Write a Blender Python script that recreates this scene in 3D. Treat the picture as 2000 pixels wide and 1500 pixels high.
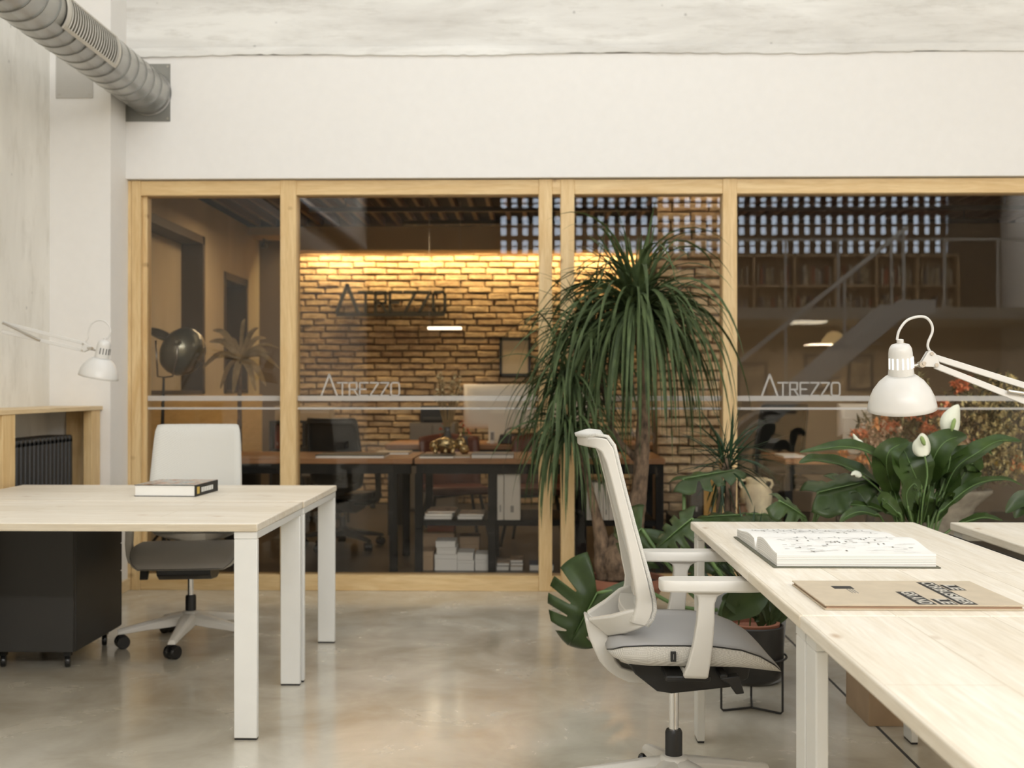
import bpy, math, random
from mathutils import Vector, Matrix
random.seed(7)
for o in list(bpy.data.objects):
    bpy.data.objects.remove(o)
S = bpy.context.scene
COL = S.collection
R = math.radians
PI = math.pi

# ------------------------------------------------------------ camera
F = 2240.0; CAMZ = 1.203
PSI = math.atan(45 / F); PITCH = math.atan(7 / F)
cam = bpy.data.cameras.new('camera'); camo = bpy.data.objects.new('camera', cam); COL.objects.link(camo)
cam.sensor_width = 36; cam.lens = F * 36 / 2000; cam.clip_start = .05; cam.clip_end = 200
camo.location = (0, 0, CAMZ); camo.rotation_euler = (PI / 2 + PITCH, 0, PSI)
cam.dof.use_dof = True; cam.dof.focus_distance = 3.0; cam.dof.aperture_fstop = 4.5
S.camera = camo
S.view_settings.view_transform = 'Standard'; S.view_settings.look = 'None'
S.view_settings.gamma = 1; S.view_settings.use_curve_mapping = False
S.view_settings.exposure = -0.36
RM = Matrix.Rotation(PSI, 3, 'Z') @ Matrix.Rotation(PI / 2 + PITCH, 3, 'X')

def at(px, py, Y):
    d = RM @ Vector(((px - 1000) / F, (750 - py) / F, -1)); t = Y / d.y
    return Vector((d.x * t, Y, CAMZ + d.z * t))
def atz(px, py, z):
    d = RM @ Vector(((px - 1000) / F, (750 - py) / F, -1)); t = (z - CAMZ) / d.z
    return Vector((d.x * t, d.y * t, z))

# ------------------------------------------------------------ world and daylight
w = bpy.data.worlds.new('world'); S.world = w; w.use_nodes = True
bg = w.node_tree.nodes['Background']; bg.inputs[0].default_value = (.80, .90, 1, 1); bg.inputs[1].default_value = 1.0

def area(name, loc, rot, sx, sy, power, col):
    l = bpy.data.lights.new(name, 'AREA'); l.shape = 'RECTANGLE'; l.size = sx; l.size_y = sy
    l.energy = power; l.color = col
    o = bpy.data.objects.new(name, l); o.location = loc; o.rotation_euler = rot; COL.objects.link(o)
    return o
# daylight through the two roof lights, then fills added under the ceiling
area('skylight_and_fill', (-.2, 3.9, 4.62), (0, 0, 0), 3.9, 3.4, 66, (1, .975, .93))
area('skylight_and_fill', (3.4, 1.2, 4.62), (0, 0, 0), 2.6, 6.0, 38, (1, .975, .93))
area('roof_front_fill', (1.2, -1.5, 4.36), (R(66), 0, 0), 6.0, .7, 70, (1, .975, .93))  # added fill hung below the ceiling, tilted towards the partition
area('rear_strip_fill', (2.4, -4.85, 4.41), (R(80), 0, 0), 9.6, .16, 375, (1, .98, .95))  # added low frontal fill above the rear window, no opening behind it
area('stair_fill', (4.4, .9, 4.40), (R(-48), 0, 0), 4.5, .8, 190, (1, .98, .94))  # added fill aimed back to brighten the stair and mezzanine
area('inner_lamp_and_fill', (2.7, 7.1, 2.62), (0, 0, 0), 1.0, .15, 14, (1, .84, .62))  # added spot to brighten the flowers, no fitting modelled
area('skylight_and_fill', (4.2, -3.6, 4.42), (0, 0, 0), 5.0, 1.8, 160, (1, .97, .92))  # added fill over the rear zone to brighten the stair
# inner room: warm strip above the brick wall and dim ceiling lamps
area('cove_strip', (-.62, 11.70, 2.60), (R(28), 0, 0), 3.6, .04, 50, (1, .74, .36))
area('inner_lamp_and_fill', (-1.6, 9.6, 2.62), (0, 0, 0), 1.6, .3, 30, (1, .74, .45))
area('inner_lamp_and_fill', (.9, 10.3, 2.62), (0, 0, 0), 1.2, .3, 5, (1, .74, .45))
area('inner_lamp_and_fill', (3.0, 9.0, 2.62), (0, 0, 0), 1.2, .3, 5, (1, .78, .5))
area('inner_lamp_and_fill', (.2, 8.0, 2.62), (0, 0, 0), 3.2, .2, 6, (1, .78, .5))

# ------------------------------------------------------------ materials
def newmat(name):
    m = bpy.data.materials.new(name); m.use_nodes = True
    nt = m.node_tree; b = nt.nodes['Principled BSDF']
    return m, nt, b
def N(nt, t, **kw):
    n = nt.nodes.new(t)
    for k, v in kw.items(): setattr(n, k, v)
    return n
def coords(nt, scale):
    tc = N(nt, 'ShaderNodeTexCoord'); mp = N(nt, 'ShaderNodeMapping'); mp.inputs['Scale'].default_value = scale
    nt.links.new(tc.outputs['Object'], mp.inputs['Vector']); return mp.outputs[0]
def noise(nt, vec, scale, detail=4, rough=.55, dist=0):
    n = N(nt, 'ShaderNodeTexNoise'); n.inputs['Scale'].default_value = scale; n.inputs['Detail'].default_value = detail
    n.inputs['Roughness'].default_value = rough; n.inputs['Distortion'].default_value = dist
    nt.links.new(vec, n.inputs['Vector']); return n.outputs['Fac']
def ramp(nt, fac, stops):
    r = N(nt, 'ShaderNodeValToRGB'); e = r.color_ramp.elements
    while len(e) < len(stops): e.new(.5)
    for i, (p, c) in enumerate(stops):
        e[i].position = p; e[i].color = (*c, 1) if len(c) == 3 else c
    nt.links.new(fac, r.inputs[0]); return r.outputs[0]
def mixc(nt, fac, a, b, mode='MIX'):
    m = N(nt, 'ShaderNodeMix', data_type='RGBA', blend_type=mode)
    for s, v in ((m.inputs[0], fac), (m.inputs[6], a), (m.inputs[7], b)):
        if isinstance(v, (int, float)): s.default_value = v
        elif isinstance(v, tuple): s.default_value = (*v, 1) if len(v) == 3 else v
        else: nt.links.new(v, s)
    return m.outputs[2]
def bump(nt, b, h, strength, dist=.01):
    n = N(nt, 'ShaderNodeBump'); n.inputs['Strength'].default_value = strength; n.inputs['Distance'].default_value = dist
    nt.links.new(h, n.inputs['Height']); nt.links.new(n.outputs[0], b.inputs['Normal'])
def M(name, col, rough=.5, metal=0, var=0, vs=(6, 6, 6), bmp=0, bs=60, coat=0, emit=None, es=0, spec=None):
    m, nt, b = newmat(name)
    b.inputs['Base Color'].default_value = (*col, 1); b.inputs['Roughness'].default_value = rough
    b.inputs['Metallic'].default_value = metal; b.inputs['Coat Weight'].default_value = coat
    if spec is not None: b.inputs['Specular IOR Level'].default_value = spec
    v = coords(nt, vs)
    if var:
        f = noise(nt, v, 1.0, 5)
        a = tuple(max(0, c * (1 - var)) for c in col); c2 = tuple(min(1, c * (1 + var)) for c in col)
        nt.links.new(ramp(nt, f, [(.3, a), (.7, c2)]), b.inputs['Base Color'])
    else:
        f = noise(nt, v, 3.0, 2)
        nt.links.new(ramp(nt, f, [(.2, tuple(c * .97 for c in col)), (.8, col)]), b.inputs['Base Color'])
    if bmp:
        v2 = coords(nt, (1, 1, 1)); bump(nt, b, noise(nt, v2, bs, 3), bmp, .004)
    if emit: b.inputs['Emission Color'].default_value = (*emit, 1); b.inputs['Emission Strength'].default_value = es
    return m
def wood(name, light, dark, axis='x', knots=.5, rough=.5, knot_col=(.22, .10, .035), board=0, kscale=4.2):
    m, nt, b = newmat(name)
    s = {'x': (.7, 9, 9), 'y': (9, .7, 9), 'z': (9, 9, .7)}[axis]
    v = coords(nt, s)
    f = noise(nt, v, 2.2, 7, .6, 1.6)
    c = ramp(nt, f, [(.30, dark), (.50, tuple((a + d) / 2 for a, d in zip(light, dark))), (.66, light)])
    f2 = noise(nt, coords(nt, tuple(q * 3 for q in s)), 5, 3, .5, .5)
    c = mixc(nt, .18, c, ramp(nt, f2, [(.35, tuple(q * .72 for q in dark)), (.6, light)]))
    if knots:
        kc = 2.0 if kscale < 5 else .8
        ks = {'x': (1, kc, kc), 'y': (kc, 1, kc), 'z': (kc, kc, 1)}[axis]
        vo = N(nt, 'ShaderNodeTexVoronoi'); vo.inputs['Scale'].default_value = kscale
        nt.links.new(coords(nt, ks), vo.inputs['Vector'])
        k = ramp(nt, vo.outputs['Distance'], [(.03, (1, 1, 1)), (.075, (.5, .5, .5)), (.12, (0, 0, 0))])
        mu = N(nt, 'ShaderNodeMath', operation='MULTIPLY'); mu.inputs[1].default_value = knots
        nt.links.new(k, mu.inputs[0]); c = mixc(nt, mu.outputs[0], c, knot_col)
    if board:
        bt = N(nt, 'ShaderNodeTexBrick'); bt.inputs['Scale'].default_value = 1
        bt.inputs['Brick Width'].default_value = 1.1; bt.inputs['Row Height'].default_value = board
        bt.inputs['Mortar Size'].default_value = .0012; bt.inputs['Color1'].default_value = (1, 1, 1, 1)
        bt.inputs['Color2'].default_value = (.90, .88, .84, 1); bt.inputs['Mortar'].default_value = (.72, .68, .60, 1)
        nt.links.new(coords(nt, (1, 1, 1)), bt.inputs['Vector']); c = mixc(nt, 1, c, bt.outputs['Color'], 'MULTIPLY')
    nt.links.new(c, b.inputs['Base Color']); b.inputs['Roughness'].default_value = rough
    bump(nt, b, f2, .08, .002)
    return m
def concrete(name, a, b_, stains, vs, board=None, rough=.85, bm=.25):
    m, nt, b = newmat(name)
    f = noise(nt, coords(nt, vs), 1.6, 8, .62, .4)
    c = ramp(nt, f, [(.3, a), (.62, b_)])
    f2 = noise(nt, coords(nt, tuple(q * 2.3 for q in vs)), 3, 6, .7)
    c = mixc(nt, ramp(nt, f2, [(.52, (0, 0, 0)), (.75, (.5, .5, .5))]), c, stains)
    vo = N(nt, 'ShaderNodeTexVoronoi'); vo.inputs['Scale'].default_value = 6
    nt.links.new(coords(nt, (1, 1, 1)), vo.inputs['Vector'])
    c = mixc(nt, ramp(nt, vo.outputs['Distance'], [(.035, (.6, .6, .6)), (.07, (0, 0, 0))]), c, tuple(q * .55 for q in a))
    nt.links.new(c, b.inputs['Base Color']); b.inputs['Roughness'].default_value = rough
    bump(nt, b, f2, bm, .01)
    return m

mt = {}
mt['white_wall'] = M('painted plaster', (.84, .82, .785), .75, bmp=.04, bs=90)
mt['concrete_wall'] = concrete('board marked concrete', (.76, .735, .67), (.90, .875, .81), (.58, .55, .48), (1.5, 1.5, .45))
mt['concrete_beam'] = concrete('raw beam concrete', (.62, .60, .56), (.84, .83, .79), (.46, .43, .38), (.5, 1.2, 2.8))
mt['pine_top_x'] = wood('pale pine board', (.90, .845, .745), (.77, .685, .55), 'x', .65, .48, (.42, .26, .13), board=.19)
mt['pine_frame_z'] = wood('pine post', (.80, .60, .32), (.64, .42, .18), 'z', .9, .5, (.25, .11, .03), kscale=5.5)
mt['pine_frame_x'] = wood('pine rail', (.80, .60, .32), (.64, .42, .18), 'x', .9, .5, (.25, .11, .03), kscale=5.5)
mt['pine_frame_y'] = wood('pine shelf board', (.80, .64, .40), (.68, .50, .28), 'y', .6, .5, (.25, .11, .03))
mt['oak_top'] = wood('brown desk board', (.40, .20, .085), (.26, .12, .05), 'x', .2, .35)
mt['white_metal'] = M('white powder coated steel', (.76, .755, .72), .38)
mt['white_plastic'] = M('white chair plastic', (.68, .655, .60), .35)
mt['lamp_white'] = M('white lamp enamel', (.66, .645, .61), .3)
mt['black_metal'] = M('matt black steel', (.022, .022, .022), .45)
mt['black_plastic'] = M('black plastic', (.012, .012, .012), .4)
mt['black_gloss'] = M('black caster rubber', (.01, .01, .01), .25)
mt['charcoal'] = M('dark grey lacquer', (.028, .027, .025), .5)
mt['chrome'] = M('chrome', (.75, .75, .75), .12, 1)
mt['steel'] = M('brushed steel', (.5, .47, .42), .35, 1)
mt['galv'] = M('galvanised steel', (.62, .61, .57), .24, 1, var=.16, vs=(5, 3, 5))
mt['galv_dark'] = M('galvanised seam', (.30, .30, .28), .4, .9)
mt['paper'] = M('paper', (.85, .84, .80), .7)
mt['card'] = M('cardboard', (.42, .30, .19), .8, var=.1)
mt['kraft'] = M('kraft board', (.54, .455, .335), .75, var=.06, vs=(20, 20, 20))
mt['soil'] = M('potting soil', (.03, .02, .015), .95, var=.4, vs=(60, 60, 60), bmp=.6)
mt['terracotta'] = M('terracotta', (.30, .12, .07), .7, var=.15)
mt['ink'] = M('black ink', (.015, .014, .013), .6)
mt['soft_ink'] = M('grey ink', (.30, .29, .27), .7)

def leafmat(name, a, b_, rough=.38, trans=.0):
    m, nt, b = newmat(name)
    f = noise(nt, coords(nt, (7, 7, 7)), 1.3, 4)
    nt.links.new(ramp(nt, f, [(.3, a), (.7, b_)]), b.inputs['Base Color'])
    b.inputs['Roughness'].default_value = rough; b.inputs['Specular IOR Level'].default_value = .3
    return m
mt['palm_leaf'] = leafmat('ponytail leaf', (.030, .048, .016), (.095, .135, .050), .6)
mt['monstera'] = leafmat('monstera leaf', (.024, .042, .013), (.050, .080, .024), .36)
mt['lily_leaf'] = leafmat('peace lily leaf', (.019, .038, .008), (.048, .084, .017), .33)
mt['dark_leaf'] = leafmat('dark narrow leaf', (.012, .032, .014), (.03, .065, .028), .4)
mt['stem'] = M('green stem', (.10, .17, .05), .5, var=.2)
mt['dry_leaf'] = leafmat('dry leaf', (.20, .135, .06), (.46, .33, .17), .7)
mt['bark'] = M('rough bark', (.15, .10, .062), .9, var=.75, vs=(34, 34, 16), bmp=1.0, bs=70)
mt['spathe'] = M('white spathe', (.78, .80, .66), .5, var=.05)
mt['spadix'] = M('green spadix', (.26, .36, .12), .7, bmp=.6, bs=300)

# fabric of the chairs
def fabric(name, a, b_, scale, bm=.5):
    m, nt, b = newmat(name)
    ch = N(nt, 'ShaderNodeTexChecker'); ch.inputs['Scale'].default_value = scale
    ch.inputs['Color1'].default_value = (*a, 1); ch.inputs['Color2'].default_value = (*b_, 1)
    mp = N(nt, 'ShaderNodeMapping'); mp.inputs['Rotation'].default_value = (R(30), R(45), R(20))
    tc = N(nt, 'ShaderNodeTexCoord'); nt.links.new(tc.outputs['Object'], mp.inputs[0]); nt.links.new(mp.outputs[0], ch.inputs[0])
    nt.links.new(ch.outputs[0], b.inputs['Base Color']); b.inputs['Roughness'].default_value = .9
    b.inputs['Sheen Weight'].default_value = .2
    bump(nt, b, ch.outputs['Fac'], bm, .001)
    return m
mt['seat_grey'] = fabric('grey woven seat fabric', (.33, .32, .31), (.39, .38, .37), 900, .2)
mt['seat_mesh'] = fabric('pale open mesh fabric', (.40, .37, .32), (.74, .72, .66), 520, .5)
mt['back_mesh'] = fabric('light backrest mesh', (.56, .55, .51), (.68, .67, .62), 330, .4)

# polished concrete floor
m, nt, b = newmat('polished concrete floor')
v = coords(nt, (1, 1, 1))
f1 = noise(nt, v, 1.1, 5, .55, .9); f2 = noise(nt, v, 3.2, 6, .6, .6)
c = ramp(nt, f1, [(.30, (.40, .35, .265)), (.48, (.54, .495, .40)), (.68, (.70, .66, .57))])
c = mixc(nt, .35, c, ramp(nt, f2, [(.35, (.34, .30, .23)), (.65, (.66, .62, .53))]))
nt.links.new(c, b.inputs['Base Color'])
nt.links.new(ramp(nt, f2, [(.3, (.16, .16, .16)), (.7, (.30, .30, .30))]), b.inputs['Roughness'])
b.inputs['Coat Weight'].default_value = .35; b.inputs['Coat Roughness'].default_value = .12
mt['floor'] = m

# clear glass with a plain mirror reflection
m = bpy.data.materials.new('clear partition glass'); m.use_nodes = True; nt = m.node_tree; nt.nodes.clear()
out = N(nt, 'ShaderNodeOutputMaterial'); mx = N(nt, 'ShaderNodeMixShader'); tr = N(nt, 'ShaderNodeBsdfTransparent')
gl = N(nt, 'ShaderNodeBsdfGlossy'); gl.inputs['Roughness'].default_value = 0; fr = N(nt, 'ShaderNodeFresnel'); fr.inputs['IOR'].default_value = 1.42
tr.inputs[0].default_value = (.985, .98, .965, 1)
nt.links.new(fr.outputs[0], mx.inputs[0]); nt.links.new(tr.outputs[0], mx.inputs[1]); nt.links.new(gl.outputs[0], mx.inputs[2])
nt.links.new(mx.outputs[0], out.inputs[0]); mt['glass'] = m
m, nt, b = newmat('frosted vinyl'); b.inputs['Base Color'].default_value = (.75, .73, .69, 1); b.inputs['Roughness'].default_value = .8
b.inputs['Alpha'].default_value = .42; mt['vinyl'] = m

# rustic brick, one tint per brick
def brickmat(name, a, b_):
    m, nt, b = newmat(name)
    at_ = N(nt, 'ShaderNodeAttribute', attribute_name='tint')
    f = noise(nt, coords(nt, (6, 6, 14)), 2.2, 6, .65)
    c = ramp(nt, at_.outputs['Fac'], [(0, a), (.5, tuple((p + q) / 2 for p, q in zip(a, b_))), (1, b_)])
    c = mixc(nt, .55, c, ramp(nt, f, [(.3, tuple(q * .5 for q in a)), (.7, tuple(min(1, q * 1.25) for q in b_))]))
    nt.links.new(c, b.inputs['Base Color']); b.inputs['Roughness'].default_value = .9
    bump(nt, b, f, .8, .02)
    return m
mt['brick'] = brickmat('rustic brick', (.40, .25, .14), (.70, .54, .34))
mt['mortar'] = M('dark mortar', (.15, .10, .06), .95)

# ------------------------------------------------------------ mesh builder
class MB:
    def __init__(s): s.v = []; s.f = []; s.mi = []; s.cur = 0; s.tint = None; s.t = []
    def add(s, vs, fs):
        o = len(s.v); s.v += [Vector(q) for q in vs]
        for f in fs: s.f.append([i + o for i in f]); s.mi.append(s.cur); s.t.append(s.tint or 0)
        return s
    def box(s, x0, x1, y0, y1, z0, z1):
        return s.add([(x0, y0, z0), (x1, y0, z0), (x1, y1, z0), (x0, y1, z0), (x0, y0, z1), (x1, y0, z1), (x1, y1, z1), (x0, y1, z1)],
                     [(0, 3, 2, 1), (4, 5, 6, 7), (0, 1, 5, 4), (1, 2, 6, 5), (2, 3, 7, 6), (3, 0, 4, 7)])
    def bar(s, p, q, w, h, up=(0, 0, 1)):
        p = Vector(p); q = Vector(q); d = (q - p).normalized(); u = Vector(up)
        if abs(d.dot(u)) > .98: u = Vector((1, 0, 0))
        sd = d.cross(u).normalized() * w / 2; u2 = sd.cross(d).normalized() * h / 2
        return s.loft([[p - sd - u2, p + sd - u2, p + sd + u2, p - sd + u2], [q - sd - u2, q + sd - u2, q + sd + u2, q - sd + u2]])
    def loft(s, secs, caps=True, closed=True):
        o = []; n = len(secs[0]); fs = []
        for k in secs: o += list(k)
        for i in range(len(secs) - 1):
            for j in range(n if closed else n - 1):
                a = i * n + j; b = i * n + (j + 1) % n; fs.append((a, b, b + n, a + n))
        if caps and closed: fs.append(tuple(range(n - 1, -1, -1))); fs.append(tuple((len(secs) - 1) * n + j for j in range(n)))
        return s.add(o, fs)
    def tube(s, pts, rad, n=10, caps=True):
        pts = [Vector(p) for p in pts]; secs = []; prev = None
        for i, p in enumerate(pts):
            d = (pts[min(i + 1, len(pts) - 1)] - pts[max(i - 1, 0)]).normalized()
            if prev is None:
                a = Vector((0, 0, 1)) if abs(d.z) < .9 else Vector((1, 0, 0)); prev = d.cross(a).normalized()
            u = (prev - d * prev.dot(d)).normalized(); prev = u; w_ = d.cross(u)
            r = rad[i] if isinstance(rad, (list, tuple)) else rad
            secs.append([p + (u * math.cos(2 * PI * k / n) + w_ * math.sin(2 * PI * k / n)) * r for k in range(n)])
        return s.loft(secs, caps)
    def lathe(s, prof, c=(0, 0, 0), n=32, axis=None, caps=True):
        c = Vector(c); q = Matrix.Identity(3)
        if axis is not None: q = Vector(axis).normalized().to_track_quat('Z', 'Y').to_matrix()
        return s.loft([[c + q @ Vector((r * math.cos(2 * PI * k / n), r * math.sin(2 * PI * k / n), z)) for k in range(n)] for r, z in prof], caps)
    def prism(s, poly, vec):
        v = Vector(vec); return s.loft([[Vector(p) for p in poly], [Vector(p) + v for p in poly]])
    def grid(s, rows):
        n = len(rows[0]); o = [p for r in rows for p in r]
        return s.add(o, [(i * n + j, i * n + j + 1, (i + 1) * n + j + 1, (i + 1) * n + j) for i in range(len(rows) - 1) for j in range(n - 1)])
    def blade(s, base, d, L, W, droop=1.0, n=8, fold=.25, prof=None, maxy=None, twist=0, minz=None, roll=0):
        p = Vector(base); d = Vector(d).normalized(); st = L / n; rows = []
        for i in range(n + 1):
            t = i / n
            sd = d.cross(Vector((0, 0, 1)))
            sd = sd.normalized() if sd.length > .05 else Vector((1, 0, 0))
            if roll or twist: sd = Matrix.Rotation(roll + twist * t, 3, d) @ sd
            up = sd.cross(d)
            w_ = W * (prof(t) if prof else (min(1, .35 + 3 * t) * (1 - t) ** .6)) + 1e-4
            rows.append([p - sd * w_ / 2 + up * w_ * fold, p.copy(), p + sd * w_ / 2 + up * w_ * fold])
            d = (d + Vector((0, 0, -1)) * droop * st).normalized(); p = p + d * st
            if maxy and p.y > maxy: p.y = maxy
            if minz is not None and p.z < minz: p.z = minz
        s.grid(rows); return p
    def build(s, name, mat, parent=None, bevel=0, smooth=40, seg=2, solid=0, sub=0):
        me = bpy.data.meshes.new(name); me.from_pydata([tuple(v) for v in s.v], [], s.f)
        mats = mat if isinstance(mat, (list, tuple)) else [mat]
        for q in mats: me.materials.append(q)
        for i, p in enumerate(me.polygons): p.material_index = s.mi[i]
        if any(s.t):
            a = me.attributes.new('tint', 'FLOAT', 'FACE')
            for i, t in enumerate(s.t): a.data[i].value = t
        import bmesh
        bm = bmesh.new(); bm.from_mesh(me); bmesh.ops.recalc_face_normals(bm, faces=bm.faces); bm.to_mesh(me); bm.free()
        if smooth:
            me.polygons.foreach_set('use_smooth', [True] * len(me.polygons))
            if smooth < 180: me.set_sharp_from_angle(angle=R(smooth))
        o = bpy.data.objects.new(name, me); COL.objects.link(o)
        if parent: o.parent = parent
        if sub: q = o.modifiers.new('subdivision', 'SUBSURF'); q.levels = sub; q.render_levels = sub
        if solid: q = o.modifiers.new('thickness', 'SOLIDIFY'); q.thickness = solid; q.offset = 0
        if bevel:
            q = o.modifiers.new('bevel', 'BEVEL'); q.width = bevel; q.segments = seg; q.limit_method = 'ANGLE'; q.angle_limit = R(35)
        return o
def tag(o, label=None, cat=None, group=None, kind=None):
    for k, v in (('label', label), ('category', cat), ('group', group), ('kind', kind)):
        if v: o[k] = v
    return o
def thing(name, label, cat, loc=(0, 0, 0), rz=0, group=None):
    o = bpy.data.objects.new(name, None); o.empty_display_size = .1; COL.objects.link(o); o.location = loc; o.rotation_euler = (0, 0, rz)
    return tag(o, label, cat, group)
def copy_tree(o, parent=None):
    c = o.copy(); COL.objects.link(c); c.parent = parent
    for ch in list(o.children): copy_tree(ch, c)
    return c
def struct(name, mb, mat, **kw):
    return tag(mb.build(name, mat, **kw), kind='structure')
def text_mesh(txt, size):
    cu = bpy.data.curves.new('txt', 'FONT'); cu.body = txt; cu.size = size; cu.align_x = 'LEFT'; cu.offset = .028
    o = bpy.data.objects.new('txt', cu); COL.objects.link(o); bpy.context.view_layer.update()
    me = bpy.data.meshes.new_from_object(o.evaluated_get(bpy.context.evaluated_depsgraph_get()))
    vs = [v.co.copy() for v in me.vertices]; fs = [list(p.vertices) for p in me.polygons]
    bpy.data.objects.remove(o); bpy.data.curves.remove(cu); bpy.data.meshes.remove(me)
    return vs, fs
# ============================================================ ROOM SHELL
GY = 6.77          # front plane of the timber partition
XL = -2.77         # concrete wall on the left
PX = -2.42         # reveal beside the partition
XR, YB, ZC = 7.6, -5.2, 4.5
struct('floor', MB().box(XL - .2, XR, YB, GY + .16, -.1, 0), mt['floor'], smooth=0)
j = MB().box(1.208, 1.218, YB + .1, GY - .01, -.002, .0012)
struct('trim_1', j, M('floor joint', (.05, .045, .04), .8), smooth=0)
struct('wall_left', MB().box(XL - .2, XL, YB, 6.49, 0, ZC), mt['concrete_wall'], smooth=0)
struct('wall_pier', MB().box(XL - .2, PX, 6.49, GY + .16, 0, ZC), mt['white_wall'], smooth=0)
zt = at(1000, 350, GY).z; zb = at(1000, 109, GY).z
lw = MB().box(PX, XR, GY - .035, GY + .16, zt + .004, zb); struct('wall_lintel', lw, mt['white_wall'], smooth=0)
# raw concrete beam with an uneven lower lip
bm_ = MB().box(PX + .0, XR, GY - .03, GY + .16, zb + .012, ZC)
xs = [PX + i * .04 for i in range(int((XR - PX) / .04) + 1)]
rows = []
for x in xs:
    e = zb - .003 + random.uniform(-.004, .004) + (.006 * math.sin(x * 3.1))
    rows.append([Vector((x, GY - .04, zb + .05)), Vector((x, GY - .052, zb + .02)), Vector((x, GY - .052, e)), Vector((x, GY - .03, e))])
bm_.grid(rows)
struct('wall_beam', bm_, mt['concrete_beam'], smooth=30)
struct('wall_right', MB().box(XR, XR + .2, YB, GY + .16, 0, ZC), mt['white_wall'], smooth=0)
# rear wall with a long high window band (seen mirrored in the glass)
LX0, LX1, LZ0, LZ1 = -.65, 6.78, 3.41, 4.34
rw = MB().box(XL - .2, XR, YB - .2, YB, 0, LZ0).box(XL - .2, XR, YB - .2, YB, LZ1, ZC)
rw.box(XL - .2, LX0, YB - .2, YB, LZ0, LZ1).box(LX1, XR, YB - .2, YB, LZ0, LZ1)
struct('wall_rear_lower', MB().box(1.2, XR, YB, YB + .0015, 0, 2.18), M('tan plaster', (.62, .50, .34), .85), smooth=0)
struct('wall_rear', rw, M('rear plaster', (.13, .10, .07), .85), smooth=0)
w5 = thing('window_5', None, None, (0, YB, 0)); w5['kind'] = 'structure'
MB().box(LX0, LX1, -.16, -.15, LZ0, LZ1).build('pane', M('daylight sky behind pane', (.5, .55, .6), .5, emit=(.72, .84, 1.0), es=10), w5, smooth=0)
lb = MB(); x = LX0
while x < LX1:
    lb.box(x, x + .085, -.10, -.04, LZ0, LZ1); x += .178
for z0, z1 in ((3.525, 3.54), (3.633, 3.71), (3.844, 3.878), (4.03, 4.165), (4.235, 4.25)):
    lb.box(LX0, LX1, -.11, -.02, z0, z1)
lb.build('lattice', M('brown lattice bars', (.10, .06, .035), .8), w5, smooth=0)
# ceiling with three roof openings
ce = MB()
holes = [(-2.15, 1.75, 2.2, 5.6), (2.1, 4.7, -1.8, 4.2), (-2.15, 1.75, -3.7, -.3)]
xs = sorted({XL - .2, XR} | {h[0] for h in holes} | {h[1] for h in holes}); ys = sorted({YB - .2, GY + .16} | {h[2] for h in holes} | {h[3] for h in holes})
for i in range(len(xs) - 1):
    for k in range(len(ys) - 1):
        cx, cy = (xs[i] + xs[i + 1]) / 2, (ys[k] + ys[k + 1]) / 2
        if not any(h[0] < cx < h[1] and h[2] < cy < h[3] for h in holes): ce.box(xs[i], xs[i + 1], ys[k], ys[k + 1], ZC, ZC + .12)
struct('ceiling', ce, mt['white_wall'], smooth=0)
struct('baseboard_left', MB().box(PX, PX + .014, 6.49, GY, 0, .07), mt['pine_frame_y'], smooth=0, bevel=.002)

# ---- mezzanine and stair on the camera's side of the room (mirrored in the glass)
mez = MB().box(1.2, XR, YB, -2.7, 2.18, 2.34); struct('ceiling_mezzanine', mez, M('mezzanine edge', (.62, .57, .48), .7), smooth=0)
st = thing('staircase', 'grey metal staircase rising to the mezzanine, mirrored in the right glass pane', 'staircase', (2.2, -1.9, 0)); 
sb = MB()
for dy in (0, .8):
    sb.prism([(-.30, dy, 0), (-.05, dy, 0), (2.55, dy, 2.14), (2.9, dy, 2.14), (2.9, dy, 2.32), (2.45, dy, 2.32)], (0, .05, 0))
sb.build('stringer', M('pale stair steel', (.82, .81, .78), .5), st, smooth=0)
for k in range(9):
    MB().box(.05 + k * .28, .31 + k * .28, .05, .8, .20 + k * .222, .235 + k * .222).build('tread', mt['steel'], st, smooth=0)
rl = MB(); wht = mt['white_metal']
rl.bar((-.1, .84, 1.12), (2.55, .84, 3.25), .035, .05)
for x in (.25, 1.0, 1.75, 2.5): rl.bar((x, .84, x * .80 + .25), (x, .84, 1.18 + x * .80), .03, .03)
rl.build('railing', wht, st, smooth=0)
rg = thing('balustrade', 'thin white mezzanine balustrade mirrored at the top of the right glass pane', 'railing', (1.2, -2.72, 2.34))
MB().box(0, 6.3, -.03, 0, .95, .985).build('handrail', wht, rg, smooth=0)
for k in range(9): MB().box(.1 + k * .75, .13 + k * .75, -.03, 0, 0, .95).build('post', wht, rg, smooth=0)
bk = thing('bookcase', 'long wooden bookcase of old books on the mezzanine, mirrored in the right pane', 'bookcase', (2.2, -5.18, 2.342))
cs = MB().box(0, 4.6, 0, .02, 0, 1.0)
for k in range(8): cs.box(k * .654, k * .654 + .03, .02, .32, 0, 1.0)
for z in (0, .48, .97): cs.box(0, 4.6, .02, .32, z, z + .03)
cs.build('carcass', wood('bookcase wood', (.50, .36, .22), (.38, .26, .15), 'x', .1), bk, smooth=0)
cols = [(.28, .08, .05), (.4, .33, .22), (.12, .12, .14), (.45, .4, .33), (.2, .13, .08)]
bmats = [M('book cloth %d' % i, c, .7) for i, c in enumerate(cols)]
bkm = MB(); x = .06
while x < 4.5:
    for z in (.03, .51):
        w_ = random.uniform(.02, .045); bkm.cur = random.randrange(5)
        if (x % .654) > .05 and (x % .654) < .60: bkm.box(x, x + .9 * w_, .04, .26, z, z + random.uniform(.24, .34))
    x += .046
tag(bkm.build('book_rows', bmats, bk, smooth=0), kind='stuff')
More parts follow.
